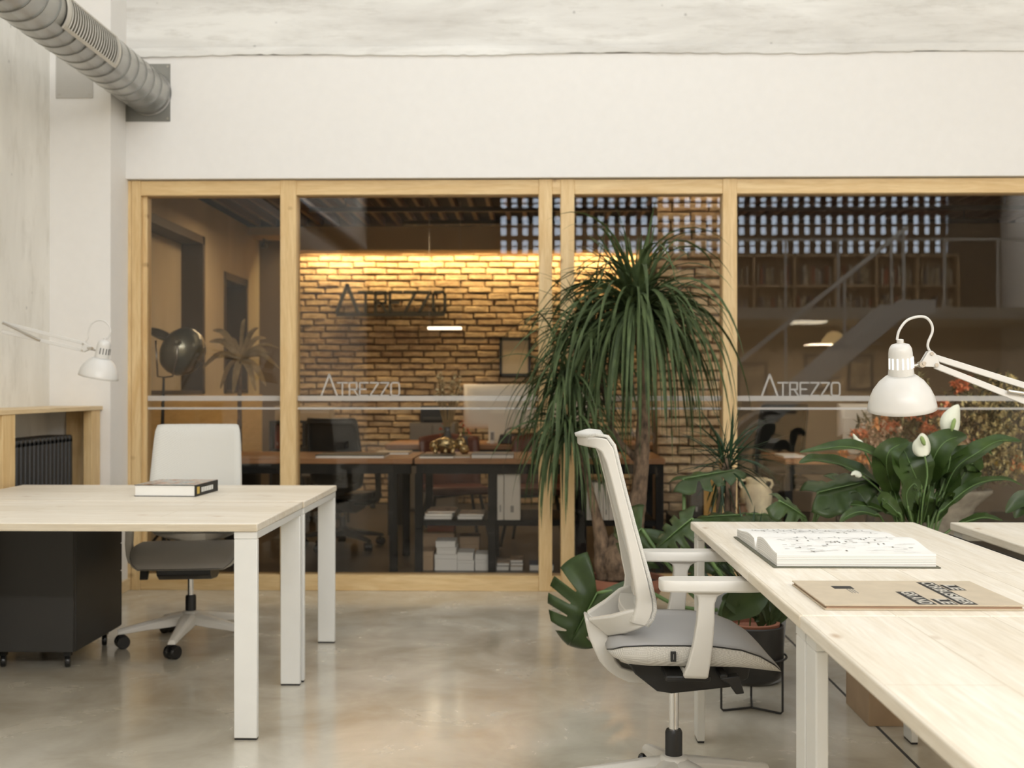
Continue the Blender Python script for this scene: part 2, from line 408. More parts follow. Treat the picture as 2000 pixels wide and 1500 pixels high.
# warm wall below the mezzanine, pictures, lamps
for k, (x, z, w_, h) in enumerate(((3.3, 1.0, .5, .62), (4.4, 1.15, .42, .6), (5.1, 1.15, .42, .6))):
    pc = thing('picture_frame', ['dim framed picture low under the stair reflection', 'dim framed picture mirrored left of the white lamp head', 'second dim framed picture mirrored just behind the white lamp head'][k], 'picture', (x, YB + .002, z), group=None)
    MB().box(0, w_, 0, .03, 0, h).build('frame', mt['black_metal'], pc, smooth=0)
    MB().box(.05, w_ - .05, .03, .034, .05, h - .05).build('print', M('faded print %d' % k, (.5, .42, .3), .7, var=.5, vs=(6, 6, 6)), pc, smooth=0)
pl = thing('pendant_lamp', 'glowing cone pendant lamp mirrored in the right pane under the stair', 'lamp', (4.55, -3.9, 1.86))
MB().lathe([(.22, 0), (.10, .17), (.03, .2)], n=24, caps=False).build('lamp_shade', M('warm shade', (.8, .6, .3), .6, emit=(1, .68, .3), es=5), pl, solid=.004)
MB().tube([(0, 0, .2), (0, 0, .318)], .005).build('cord', mt['black_metal'], pl)
dl = thing('ceiling_light', 'bright rectangular ceiling light mirrored above the stair in right pane', 'lamp', (3.75, -3.6, 2.15))
MB().box(0, .5, 0, .5, 0, .03).build('diffuser', M('lit diffuser', (1, 1, 1), .5, emit=(1, .88, .66), es=14), dl, smooth=0)
area('mezzanine_lamp_light', (4.6, -3.7, 1.85), (0, 0, 0), 1.0, .6, 150, (1, .80, .55))

# ============================================================ PARTITION: timber and glass
Zs = at(1000, 1125, GY).z      # top of the sill
Zh = at(1000, 379, GY).z       # underside of the header
def gx(px): return at(px, 760, GY).x
D0, D1 = GY, GY + .12
XE = XR
tr_ = 2
def post(x0, x1, z0=0, z1=None, mat='pine_frame_z', y0=D0, y1=D1, b=.003):
    global tr_
    o = struct('trim_%d' % tr_, MB().box(gx(x0) if x0 > -50 else x0, gx(x1), y0, y1, z0, z1 or zt), mt[mat], smooth=30, bevel=b); tr_ += 1
    return o
post(243, 256); post(256.6, 274, b=.002); post(274, 282.5, Zs, Zh, y0=D0 + .035)
post(547, 578); post(1052, 1078.5); post(1095, 1122); post(1412, 1440)
for a, c in ((274, 547), (578, 1052), (1078.5, 1095), (1122, 1412), (1440, 2100)):
    struct('trim_%d' % tr_, MB().box(gx(a), XE if c == 2100 else gx(c), D0 + .006, D1, Zh, zt - .001), mt['pine_frame_x'], smooth=30, bevel=.002); tr_ += 1
    struct('trim_%d' % tr_, MB().box(gx(a), XE if c == 2100 else gx(c), D0 + .006, D1, 0, Zs), mt['pine_frame_x'], smooth=30, bevel=.002); tr_ += 1
struct('trim_%d' % tr_, MB().box(3.95, 4.03, D0, D1, 0, zt), mt['pine_frame_z'], smooth=0)
GP = GY + .055
def stroke(mb, pts, wd, org, sc, y, flip=1):
    """letter strokes as thin bars on a wall plane"""
    for (ax, az), (bx, bz) in zip(pts[:-1], pts[1:]):
        mb.bar((org.x + ax * sc, y, org.z + az * sc), (org.x + bx * sc, y, org.z + bz * sc), .003, wd, up=(0, 1, 0) if abs(ax - bx) < 1e-6 else (0, 0, 1))
def seg2(mb, a, b, wd, y, t=.002):
    a = Vector((a[0], y, a[1])); b = Vector((b[0], y, b[1])); d = (b - a).normalized(); n_ = Vector((-d.z, 0, d.x)) * wd / 2; e = d * wd * .3
    mb.prism([a - n_ - e, b - n_ + e, b + n_ + e, a + n_ - e], (0, t, 0))
def word(mb, x0, z0, W, H, Hb, wd, y, t=.002):
    """A with tall apex followed by T R E Z Z O in thin strokes"""
    aw = W * .20
    seg2(mb, (x0, z0), (x0 + aw * .5, z0 + Hb), wd * 1.25, y, t); seg2(mb, (x0 + aw * .5, z0 + Hb), (x0 + aw, z0), wd * 1.25, y, t)
    lw_ = (W - aw) / 6.0; g = lw_ * .20
    for i, L in enumerate('TREZZO'):
        a = x0 + aw + i * lw_ + g; e = a + lw_ - g * (1.0 if L != 'T' else 1.0); mid = (a + e) / 2; z1 = z0 + H
        P = {'T': [((a - g * .8, z1), (e, z1)), ((mid - g * .4, z1), (mid - g * .4, z0))],
             'R': [((a, z0), (a, z1)), ((a, z1), (e - g * .5, z1)), ((e - g * .5, z1), (e - g * .5, z0 + H * .48)), ((e - g * .5, z0 + H * .48), (a, z0 + H * .48)), ((mid, z0 + H * .48), (e, z0))],
             'E': [((a, z0), (a, z1)), ((a, z1), (e, z1)), ((a, z0), (e, z0)), ((a, z0 + H * .5), (e - g, z0 + H * .5))],
             'Z': [((a, z1), (e, z1)), ((e, z1), (a, z0)), ((a, z0), (e, z0))],
             'O': [((a + g * .6, z0), (a, z0 + H * .15)), ((a, z0 + H * .15), (a, z1 - H * .15)), ((a, z1 - H * .15), (a + g * .6, z1)), ((a + g * .6, z1), (e - g * .6, z1)), ((e - g * .6, z1), (e, z1 - H * .15)), ((e, z1 - H * .15), (e, z0 + H * .15)), ((e, z0 + H * .15), (e - g * .6, z0)), ((e - g * .6, z0), (a + g * .6, z0))]}[L]
        for p, q in P: seg2(mb, p, q, wd, y, t)
za, zb2 = at(1000, 783, GP).z, at(1000, 773, GP).z
zc, zd = at(1000, 800, GP).z, at(1000, 795.5, GP).z
wn = 1
for a, c, wd_ in ((282.5, 547, None), (578, 1052, 628), (1078.5, 1095, None), (1122, 1412, None), (1440, 2100, 1488)):
    x0 = gx(a); x1 = gx(c) if c != 2100 else 3.95
    wo = thing('window_%d' % wn, None, None, (0, GP, 0)); wo['kind'] = 'structure'; wn += 1
    MB().box(x0 - .005, x1 + .005, 0, .01, Zs - .005, Zh + .005).build('pane', mt['glass'], wo, smooth=0)
    sm = MB().box(x0, x1, -.0015, -.0005, za, zb2); sm.build('frosted_stripe', mt['vinyl'], wo, smooth=0)
    sm = MB().box(x0, x1, -.0015, -.0005, zc, zd); sm.build('frosted_stripe', mt['vinyl'], wo, smooth=0)
    if wd_:
        lm = MB(); X0 = at(wd_, 760, GP).x; ww = at(wd_ + 152, 760, GP).x - X0
        word(lm, X0, zb2 + .001, ww, at(0, 748, GP).z - zb2, at(0, 732, GP).z - zb2, .009, -.003, .0012)
        lm.build('lettering', mt['vinyl'], wo, smooth=0)
wo = thing('window_%d' % wn, None, None, (0, GP, 0)); wo['kind'] = 'structure'
MB().box(4.03, XR, 0, .01, Zs, Zh).build('pane', mt['glass'], wo, smooth=0)

# ============================================================ INNER ROOM SHELL
IL, IR, IB, IC = -2.85, 6.0, 11.9, 2.80
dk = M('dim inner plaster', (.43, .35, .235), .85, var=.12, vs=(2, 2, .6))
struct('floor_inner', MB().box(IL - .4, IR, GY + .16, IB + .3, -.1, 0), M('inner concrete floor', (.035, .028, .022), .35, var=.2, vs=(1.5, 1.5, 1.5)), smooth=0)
n1 = (8.2, 9.82, 1.15, 2.5); n2 = (10.45, 11.3, 1.15, 2.27)
wl = MB(); X0, X1 = IL - .4, IL
wl.box(X0, X1, GY + .16, IB + .3, 0, 1.15)
wl.box(X0, X1, GY + .16, n1[0], 1.15, IC); wl.box(X0, X1, n1[1], n2[0], 1.15, IC); wl.box(X0, X1, n2[1], IB + .3, 1.15, IC)
wl.box(X0, X1, n1[0], n1[1], n1[3], IC); wl.box(X0, X1, n2[0], n2[1], n2[3], IC)
wl.box(X0, X0 + .22, n1[0], n1[1], 1.15, n1[3]); wl.box(X0, X0 + .1, n2[0], n2[1], 1.15, n2[3])
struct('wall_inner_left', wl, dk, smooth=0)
for k, q in enumerate((n1, n2)):
    fr_ = MB(); d = .18 if k == 0 else .28
    fr_.box(IL - d, IL + .01, q[1] - .06, q[1] - .001, q[2], q[3]).box(IL - d, IL + .01, q[0] + .001, q[0] + .05, q[2], q[3]).box(IL - d, IL + .01, q[0], q[1], q[3] - .07, q[3] - .001).box(IL - d, IL + .01, q[0], q[1], q[2] + .001, q[2] + .03)
    struct('window_%d' % (wn + 1 + k), fr_, M('dark brown lining %d' % k, (.07, .052, .038), .6), smooth=0)
struct('trim_%d' % (tr_ + 1), MB().box(IL, IL + .03, 7.0, IB, .45, 1.13), wood('inner pine panel', (.62, .43, .2), (.5, .33, .14), 'y', .2), smooth=0)
# brick wall, bricks laid one by one in one mesh
def bricks(mb, x0, x1, z0, z1, y, ch=.066, bl=.262, bt=.04):
    r = 0; z = z0
    while z < z1 - .01:
        x = x0 - (bl * .5 if r % 2 else 0) - random.uniform(0, .04)
        while x < x1:
            L = bl * random.uniform(.88, 1.1); a = max(x, x0) + .006; c = min(x + L, x1) - .006
            if c - a > .03:
                mb.tint = random.uniform(.02, 1); q = random.uniform(.0, .016); h0 = z + .003 + random.uniform(-.005, .005); h1 = min(z + ch, z1) - .005 + random.uniform(-.005, .005); s_ = random.uniform(-.004, .004)
                i = .010; f = y - q
                mb.add([(a, y + bt, h0), (c, y + bt, h0 + s_), (c, y + bt, h1 + s_), (a, y + bt, h1), (a, f + .014, h0 + .006), (c, f + .014, h0 + s_ + .003), (c, f + .014, h1 + s_ - .006), (a, f + .014, h1 - .002),
                        (a + i * 1.6, f, h0 + i), (c - i * 1.6, f, h0 + i + s_), (c - i * 1.6, f, h1 - i + s_), (a + i * 1.6, f, h1 - i)],
                       [(0, 1, 5, 4), (1, 2, 6, 5), (2, 3, 7, 6), (3, 0, 4, 7), (4, 5, 9, 8), (5, 6, 10, 9), (6, 7, 11, 10), (7, 4, 8, 11), (8, 9, 10, 11)])
            x += L
        z += ch; r += 1
bw = MB(); bricks(bw, -2.49, 1.25, 0, 2.66, 11.86, .066, .25)
bw.tint = 0; bw.cur = 1; bw.box(-2.49, 1.25, 11.895, IB + .3, 0, IC); 
struct('wall_brick', bw, [mt['brick'], mt['mortar']], smooth=25)
bw = MB(); bricks(bw, .86, 1.36, 0, IC, 8.1); bw.tint = 0; bw.cur = 1; bw.box(.87, 1.35, 8.13, 8.5, 0, IC)
struct('wall_brick_pier', bw, [mt['brick'], mt['mortar']], smooth=25)
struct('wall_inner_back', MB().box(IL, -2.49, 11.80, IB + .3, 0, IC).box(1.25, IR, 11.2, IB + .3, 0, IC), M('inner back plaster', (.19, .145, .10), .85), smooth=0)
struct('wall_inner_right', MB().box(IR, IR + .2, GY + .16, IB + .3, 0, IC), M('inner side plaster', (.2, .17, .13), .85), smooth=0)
cg = MB().box(IL - .4, IR + .2, GY + .16, IB + .3, IC + .07, IC + .2)
struct('ceiling_inner', cg, M('black ceiling board', (.018, .017, .016), .8), smooth=0)
sl = MB(); x = IL + .1
while x < IR:
    sl.box(x, x + .035, GY + .3, 11.3, IC, IC + .069); x += .155
struct('trim_%d' % (tr_ + 2), sl, M('reddish ceiling slats', (.16, .085, .05), .6), smooth=0)
struct('trim_%d' % (tr_ + 3), MB().box(-2.49, 1.25, 11.35, 11.66, 2.565, IC).box(IL, -2.49, 11.35, 11.79, 2.72, IC), M('cove fascia', (.55, .42, .27), .8), smooth=0)
for k, (x0, x1, y, z) in enumerate(((-1.9, 4.2, 9.6, 2.68), (-1.2, 4.2, 10.5, 2.70), (-1.7, 4.2, 8.9, 2.70))):
    lt = thing('lighting_track', ['black lighting track hung lowest under the slatted ceiling', 'black lighting track farthest back near the brick wall', 'black lighting track nearest the glass under the slats'][k], 'lighting track', (0, y, z))
    MB().box(x0, x1, 0, .035, 0, .04).build('rail', mt['black_metal'], lt, smooth=0)
    for q in (x0 + .3, (x0 + x1) / 2, x1 - .3): MB().box(q, q + .012, .01, .022, .04, IC + .07 - z).build('hanger', mt['black_metal'], lt, smooth=0)
# ============================================================ OFFICE CHAIR
CX, CY = .395, 3.28
def cp(cx, cy, lat, slat=None):
    p = at(1120 + cx / 2.2386, 830 + cy / 2.2386, CY + lat)
    return Vector((p.x - CX, lat if slat is None else slat, p.z))
def chair(label, base_rot):
    t = thing('office_chair', label, 'office chair')
    st_ = [((60, 52), (62, 95), .150), ((98, 44), (100, 103), .182), ((150, 50), (124, 120), .196), ((180, 90), (143, 165), .203), ((198, 165), (160, 225), .207),
           ((229, 290), (188, 335), .211), ((266, 430), (216, 450), .215), ((304, 565), (243, 575), .218), ((336, 680), (262, 690), .217),
           ((356, 765), (276, 765), .207), ((360, 812), (272, 800), .203), ((348, 852), (262, 835), .200), ((324, 884), (255, 868), .190)]
    fr = [cp(*s[0], -s[2]) for s in st_]; rr = [cp(*s[1], -s[2]) for s in st_]; hw = [s[2] for s in st_]
    tt = .024   # width of the rim
    cv = lambda u: -.028 * (1 - u * u)
    # rim: side rails with depth, top and bottom bars
    b = MB()
    for sg in (-1, 1):
        secs = []
        for i in range(len(st_)):
            f, r_ = fr[i], rr[i]; fb = f + (r_ - f) * .16
            y1 = sg * hw[i]; y0 = sg * (hw[i] - tt)
            secs.append([Vector((fb.x, y0, fb.z)), Vector((fb.x, y1, fb.z)), Vector((r_.x + (fb.x - r_.x) * .12, y1, r_.z)), Vector((r_.x, y1 - sg * .006, r_.z)), Vector((r_.x, y0, r_.z))])
        b.loft(secs)
    for i0, i1 in ((0, 1), (len(st_) - 2, len(st_) - 1)):
        secs = []
        for k in range(9):
            u = -1 + k / 4; y = u
            q = []
            for (p, i) in ((fr, i0), (fr, i1), (rr, i1), (rr, i0)):
                q.append(Vector((p[i].x + cv(u) * .8, u * (hw[i] - .004), p[i].z)))
            secs.append(q)
        b.loft(secs)
    # plain rear shell behind the mesh
    b.build('back_frame', mt['white_plastic'], t, bevel=.005, seg=3, smooth=50)
    g = []
    for i in range(len(st_)):
        f, r_ = fr[i], rr[i]; row = []
        for k in range(-6, 7):
            u = k / 6; row.append(Vector((f.x + cv(u), u * (hw[i] - .003), f.z)))
        g.append(row)
    bk_ = MB(); bk_.grid(g)
    o = bk_.build('back_mesh', mt['back_mesh'], t, solid=.009, smooth=180)
    # forked arms of the back support
    b = MB()
    for sg in (-1, 1):
        def q(cx, cy, lat): v = cp(cx, cy, -lat); return Vector((v.x, sg * lat, v.z))
        secs = []
        for (u0, l0, w_) in (((262, 792), (322, 884), .185), ((240, 806), (292, 893), .165), ((160, 832), (220, 908), .115), ((58, 850), (150, 918), .03)) and \
                (((296, 800, 330, 868), .186, .020), ((240, 808, 285, 890), .166, .03), ((165, 830, 225, 908), .116, .036), ((62, 846, 150, 918), .045, .036)):
            a, c = q(u0[0], u0[1], l0), q(u0[2], u0[3], l0); d = Vector((0, sg * w_ / 2, 0)); e = Vector((-.012, 0, 0))
            secs.append([a - d, a + d, c + d, c - d])
        b.loft(secs)
    b.build('back_support', mt['white_plastic'], t, bevel=.006, seg=3, smooth=50)
    b = MB(); secs = []
    for (a, c, wd) in (((50, 838), (152, 905), .056), ((50, 850), (152, 918), .052), ((54, 872), (156, 930), .046), ((66, 925), (163, 950), .045), ((88, 980), (172, 985), .042), ((114, 1035), (192, 1035), .04), ((150, 1076), (215, 1062), .038), ((190, 1105), (262, 1077), .036), ((240, 1128), (320, 1084), .036), ((388, 1138), (365, 1090), .036)):
        p, q_ = cp(*a, -.04, 0), cp(*c, -.04, 0)
        secs.append([p - Vector((0, wd, 0)), p + Vector((0, wd, 0)), q_ + Vector((0, wd, 0)), q_ - Vector((0, wd, 0))])
    b.loft(secs); b.build('spine', mt['white_plastic'], t, bevel=.007, seg=3, smooth=50)
    # lumbar slider
    MB().box(-.118, -.10, -.035, .035, .615, .66).build('lumbar_slider', mt['white_plastic'], t, bevel=.006)
    # seat: superelliptic outline; profile along x
    top = [(-.195, .485, .40), (-.185, .507, .80), (-.16, .520, .93), (-.10, .526, .985), (0, .527, 1), (.08, .525, 1), (.15, .515, .985), (.20, .497, .95), (.24, .472, .88), (.262, .450, .76)]
    bot = [.480, .472, .466, .464, .464, .464, .462, .456, .448, .440]
    W = .245
    def row(i, zf, wsc=1.0, n=16):
        x, zt_, ws = top[i]; w_ = W * ws * wsc; out = []
        for k in range(n + 1):
            u = -1 + 2 * k / n; out.append(Vector((x, w_ * u, zf(u, zt_, bot[i]))))
        return out
    crown = lambda u, a, c: a - .006 * abs(u) ** 4 - .004 * (1 - u * u)
    g = MB(); g.grid([row(i, crown) for i in range(len(top))])
    g.build('seat_cover', mt['seat_grey'], t, solid=.006, smooth=180)
    g = MB(); ring = []
    for i in range(len(top)):
        x, zt_, ws = top[i]; ring.append((x, W * ws, zt_ - .007, bot[i]))
    per = [(x, -w_, a, c) for x, w_, a, c in ring] + [(x, w_, a, c) for x, w_, a, c in reversed(ring)]
    rows = []
    cxm = .03
    for f, sc in ((0, 1.0), (.35, 1.015), (.7, 1.0), (1.0, .93), (1.02, .55), (1.02, .02)):
        rows.append([Vector((cxm + (x - cxm) * sc, y * sc, a + (c - a) * f)) for x, y, a, c in per])
    for r_ in rows: r_.append(r_[0].copy())
    g.grid(rows); g.build('seat_cushion', mt['seat_mesh'], t, smooth=180)
    pp = [Vector((x, y, a + .002)) for x, y, a, c in per]; MB().tube(pp + [pp[0]], .0022, 6, False).build('piping', mt['charcoal'], t)
    lb_ = MB().box(-.038, -.024, -.256, -.247, .482, .508); lt = lb_.build('brand_tag', mt['ink'], t)
    MB().box(-.0318, -.0306, -.2566, -.2561, .488, .502).build('tag_print', mt['soft_ink'], lt, smooth=0)
    # mechanism
    b = MB().prism([(-.15, -.12, .462), (.20, -.12, .458), (.19, -.12, .405), (.14, -.12, .380), (-.02, -.12, .362), (-.06, -.12, .368), (-.12, -.12, .415)], (0, .24, 0))
    b.box(-.05, .07, -.24, .24, .425, .442)
    b.build('mechanism', mt['black_plastic'], t, bevel=.005)
    b = MB(); b.prism([cp(640, 1110, -.2), cp(725, 1095, -.2), cp(748, 1175, -.2), cp(712, 1180, -.2), cp(680, 1135, -.2)], (0, .035, 0))
    b.bar((.11, -.20, .43), (.11, -.05, .43), .02, .012); b.build('lever', mt['black_plastic'], t, bevel=.003)
    # armrests
    for sg in (-1, 1):
        sc = [cp(x_, y_, -.255) for x_, y_ in ((372, 690), (376, 676), (392, 673), (620, 670), (690, 668), (700, 680), (700, 706), (620, 716), (390, 719), (376, 712))]
        b = MB(); L0, L1, Z0, Z1 = sc[0].x, .205, sc[8].z, sc[3].z
        pl_ = []
        for k in range(28):
            a = 2 * PI * k / 28; ex = math.copysign(abs(math.cos(a)) ** .35, math.cos(a)); ey = math.copysign(abs(math.sin(a)) ** .5, math.sin(a))
            pl_.append(((L0 + L1) / 2 + ex * (L1 - L0) / 2, sg * .262 + ey * .042))
        for z, s in ((Z0, .93), (Z0 + .005, 1), (Z1 - .005, 1), (Z1, .93)):
            pass
        cxm_, cym = (L0 + L1) / 2, sg * .262
        b.loft([[Vector((cxm_ + (x_ - cxm_) * s1, cym + (y_ - cym) * s2, z)) for x_, y_ in pl_] for z, s1, s2 in ((Z0, .985, .93), (Z0 + .004, 1, 1), (Z1 - .0025, 1, 1), (Z1, .992, .96))])
        b.build('arm_pad', mt['white_plastic'], t, smooth=35)
        b = MB(); secs = []
        for (a, c, th, yo) in (((470, 722), (728, 718), .05, .262), ((515, 728), (655, 726), .045, .262), ((537, 742), (625, 742), .04, .262), ((541, 775), (612, 775), .036, .264), ((535, 850), (611, 850), .032, .268), ((518, 950), (603, 950), .030, .272), ((495, 1040), (592, 1040), .028, .27), ((478, 1090), (585, 1096), .028, .262), ((483, 1105), (578, 1108), .030, .25)):
            p, q_ = cp(*a, -.255), cp(*c, -.255)
            y0, y1 = sg * yo - th / 2, sg * yo + th / 2
            secs.append([Vector((p.x, y0, p.z)), Vector((p.x, y1, p.z)), Vector((q_.x, y1, q_.z)), Vector((q_.x, y0, q_.z))])
        b.loft(secs)
        p = cp(483, 1100, -.255); q_ = cp(578, 1100, -.255)
        b.loft([[Vector((p.x + k, sg * (.262 if m_ == 0 else .12), z)) for k, z in ((0, p.z), (q_.x - p.x, p.z), (q_.x - p.x, p.z + .014), (0, p.z + .014))] for m_ in (0, 1)])
        b.build('arm_upright', mt['white_plastic'], t, bevel=.006, seg=3, smooth=50)
    # gas column
    MB().lathe([(.0142, .20), (.0142, .415)], n=24).build('gas_column', mt['chrome'], t)
    MB().lathe([(.018, .14), (.0245, .143), (.0245, .222), (.021, .230), (.0142, .230)], n=28).build('column_sleeve', mt['black_plastic'], t)
    # star base with casters
    base = bpy.data.objects.new('star_base', None); COL.objects.link(base); base.parent = t; base.rotation_euler = (0, 0, base_rot)
    b = MB().lathe([(.03, .085), (.043, .10), (.045, .14), (.036, .155), (.026, .158)], n=24)
    for k in range(5):
        a = 2 * PI * k / 5; c_, s_ = math.cos(a), math.sin(a); secs = []
        for r_, z1, z0, wd in ((.02, .152, .10, .036), (.10, .138, .088, .031), (.20, .116, .080, .024), (.295, .096, .068, .019), (.325, .088, .066, .017)):
            secs.append([Vector((r_ * c_ - u * wd * s_, r_ * s_ + u * wd * c_, z)) for u, z in ((-1, z0), (1, z0), (1, z1 - .012), (.45, z1), (-.45, z1), (-1, z1 - .012))])
        b.loft(secs)
    b.build('star_frame', mt['white_plastic'], base, bevel=.003, smooth=40)
    for k in range(5):
        a = 2 * PI * k / 5; r_ = .305; c_, s_ = math.cos(a), math.sin(a); p = Vector((r_ * c_, r_ * s_, .031))
        ax = Vector((-s_, c_, 0)).lerp(Vector((c_, s_, 0)), .35 if k % 2 else -.3).normalized()
        b = MB()
        for sg in (-1, 1):
            o_ = p + ax * .017 * sg
            b.lathe([(.014, -.012), (.028, -.012), (.031, -.008), (.031, .008), (.028, .012), (.014, .012)], o_, 20, ax)
        b.lathe([(.02, .0), (.02, .012), (.007, .02), (.007, .042)], p + Vector((0, 0, .012)), 14)
        b.lathe([(.03, -.006), (.03, .006)], p + Vector((0, 0, .003)), 18, ax)
        b.build('caster', mt['black_gloss'], base)
    return t
ch1 = chair('white office chair seen from the side, drawn up to the right desk', R(26))
ch1.location = (CX, CY, 0)
ch2 = copy_tree(ch1); ch2.location = (-1.617, 5.36, 0); ch2.rotation_euler = (0, 0, R(-83))
ch2['label'] = 'white office chair facing the camera behind the left pine desk'
for c in ch2.children:
    if c.name.startswith('star_base'): c.rotation_euler = (0, 0, R(200 + 83))
    elif not c.name.startswith('column_sleeve'): c.location.z -= .055

# ============================================================ BENCH DESKS
def desk(label, loc, rz, L, W, group=None):
    t = thing('bench_desk', label, 'desk', loc, rz, group)
    H, T = .74, .028
    MB().box(0, L, 0, W, H - T, H).build('tabletop', mt['pine_top_x'], t, bevel=.0045, seg=3)
    for x0 in (0.003, L - .083):
        MB().box(x0, x0 + .08, .012, W - .012, H - T - .026, H - T - .001).build('top_rail', mt['white_metal'], t, bevel=.002)
        for y0 in (.012, W - .037):
            lg = MB().box(x0, x0 + .08, y0, y0 + .025, .006, H - T - .0265).build('leg', mt['white_metal'], t, bevel=.003)
            MB().box(x0 + .002, x0 + .078, y0 + .002, y0 + .023, 0, .006).build('foot_cap', mt['black_plastic'], lg, smooth=0)
    return t
# left pair, back to back, long sides facing the camera
desk('left pine bench desk nearest the camera with white leg at the front corner', (-2.44, 3.885, 0), 0, 1.495, .765)
desk('rear left pine bench desk carrying the thick book, chair tucked behind it', (-2.44, 4.655, 0), 0, 1.50, .765)
# right row: long sides run towards the wall
desk('right pine bench desk carrying the open book and the brown folio', (1.303, 2.345, 0), R(90), 1.632, .766)
desk('foreground pine bench desk at the lower right, cut by the picture edge', (1.303, .70, 0), R(90), 1.64, .766)
desk('pine bench desk at the far right edge beyond the wire cable tray', (2.195, 2.345, 0), R(90), 1.632, .768)
# wire tray in the gap between the two right rows
t = thing('cable_tray', 'black wire mesh cable tray between the two right desks', 'cable tray', (1.31, 2.4, .60))
b = MB()
for k in range(38): b.box(0, .11, k * .042, k * .042 + .003, 0, .003).box(0, .003, k * .042, k * .042 + .003, 0, .10).box(.107, .11, k * .042, k * .042 + .003, 0, .10)
for z in (0, .033, .066, .098):
    b.box(0, .003, 0, 1.555, z, z + .003).box(.107, .11, 0, 1.555, z, z + .003)
for x in (.03, .055, .08): b.box(x, x + .003, 0, 1.555, 0, .003)
b.build('wire_grid', mt['black_metal'], t, smooth=0)
for y in (.02, .78, 1.5): MB().box(-.006, .116, y, y + .02, -.004, -.0005).build('hanger', mt['black_metal'], t, smooth=0)

# black mobile pedestal below the left desks
t = thing('drawer_pedestal', 'black steel drawer pedestal on casters beneath the left desks', 'drawer unit', (-2.350, 4.82, 0))
MB().box(0, .395, .03, .56, .078, .60).build('body', mt['charcoal'], t, bevel=.004)
MB().box(.002, .393, .008, .029, .080, .598).build('back_panel', mt['charcoal'], t, bevel=.003)
for k, (z0, z1) in enumerate(((.080, .335), (.339, .465), (.469, .598))):
    d = MB().box(.002, .393, .561, .580, z0, z1).build('drawer', mt['charcoal'], t, bevel=.003)
    MB().box(.12, .27, .5805, .59, z1 - .03, z1 - .02).build('handle', mt['black_metal'], d, bevel=.002)
for x, y in ((.06, .08), (.34, .08), (.06, .50), (.34, .50)):
    b = MB().lathe([(.024, -.011), (.027, -.007), (.027, .007), (.024, .011)], (x, y, .027), 18, (1, .3, 0)); b.box(x - .014, x + .014, y - .014, y + .014, .05, .078)
    b.build('caster', mt['black_gloss'], t)

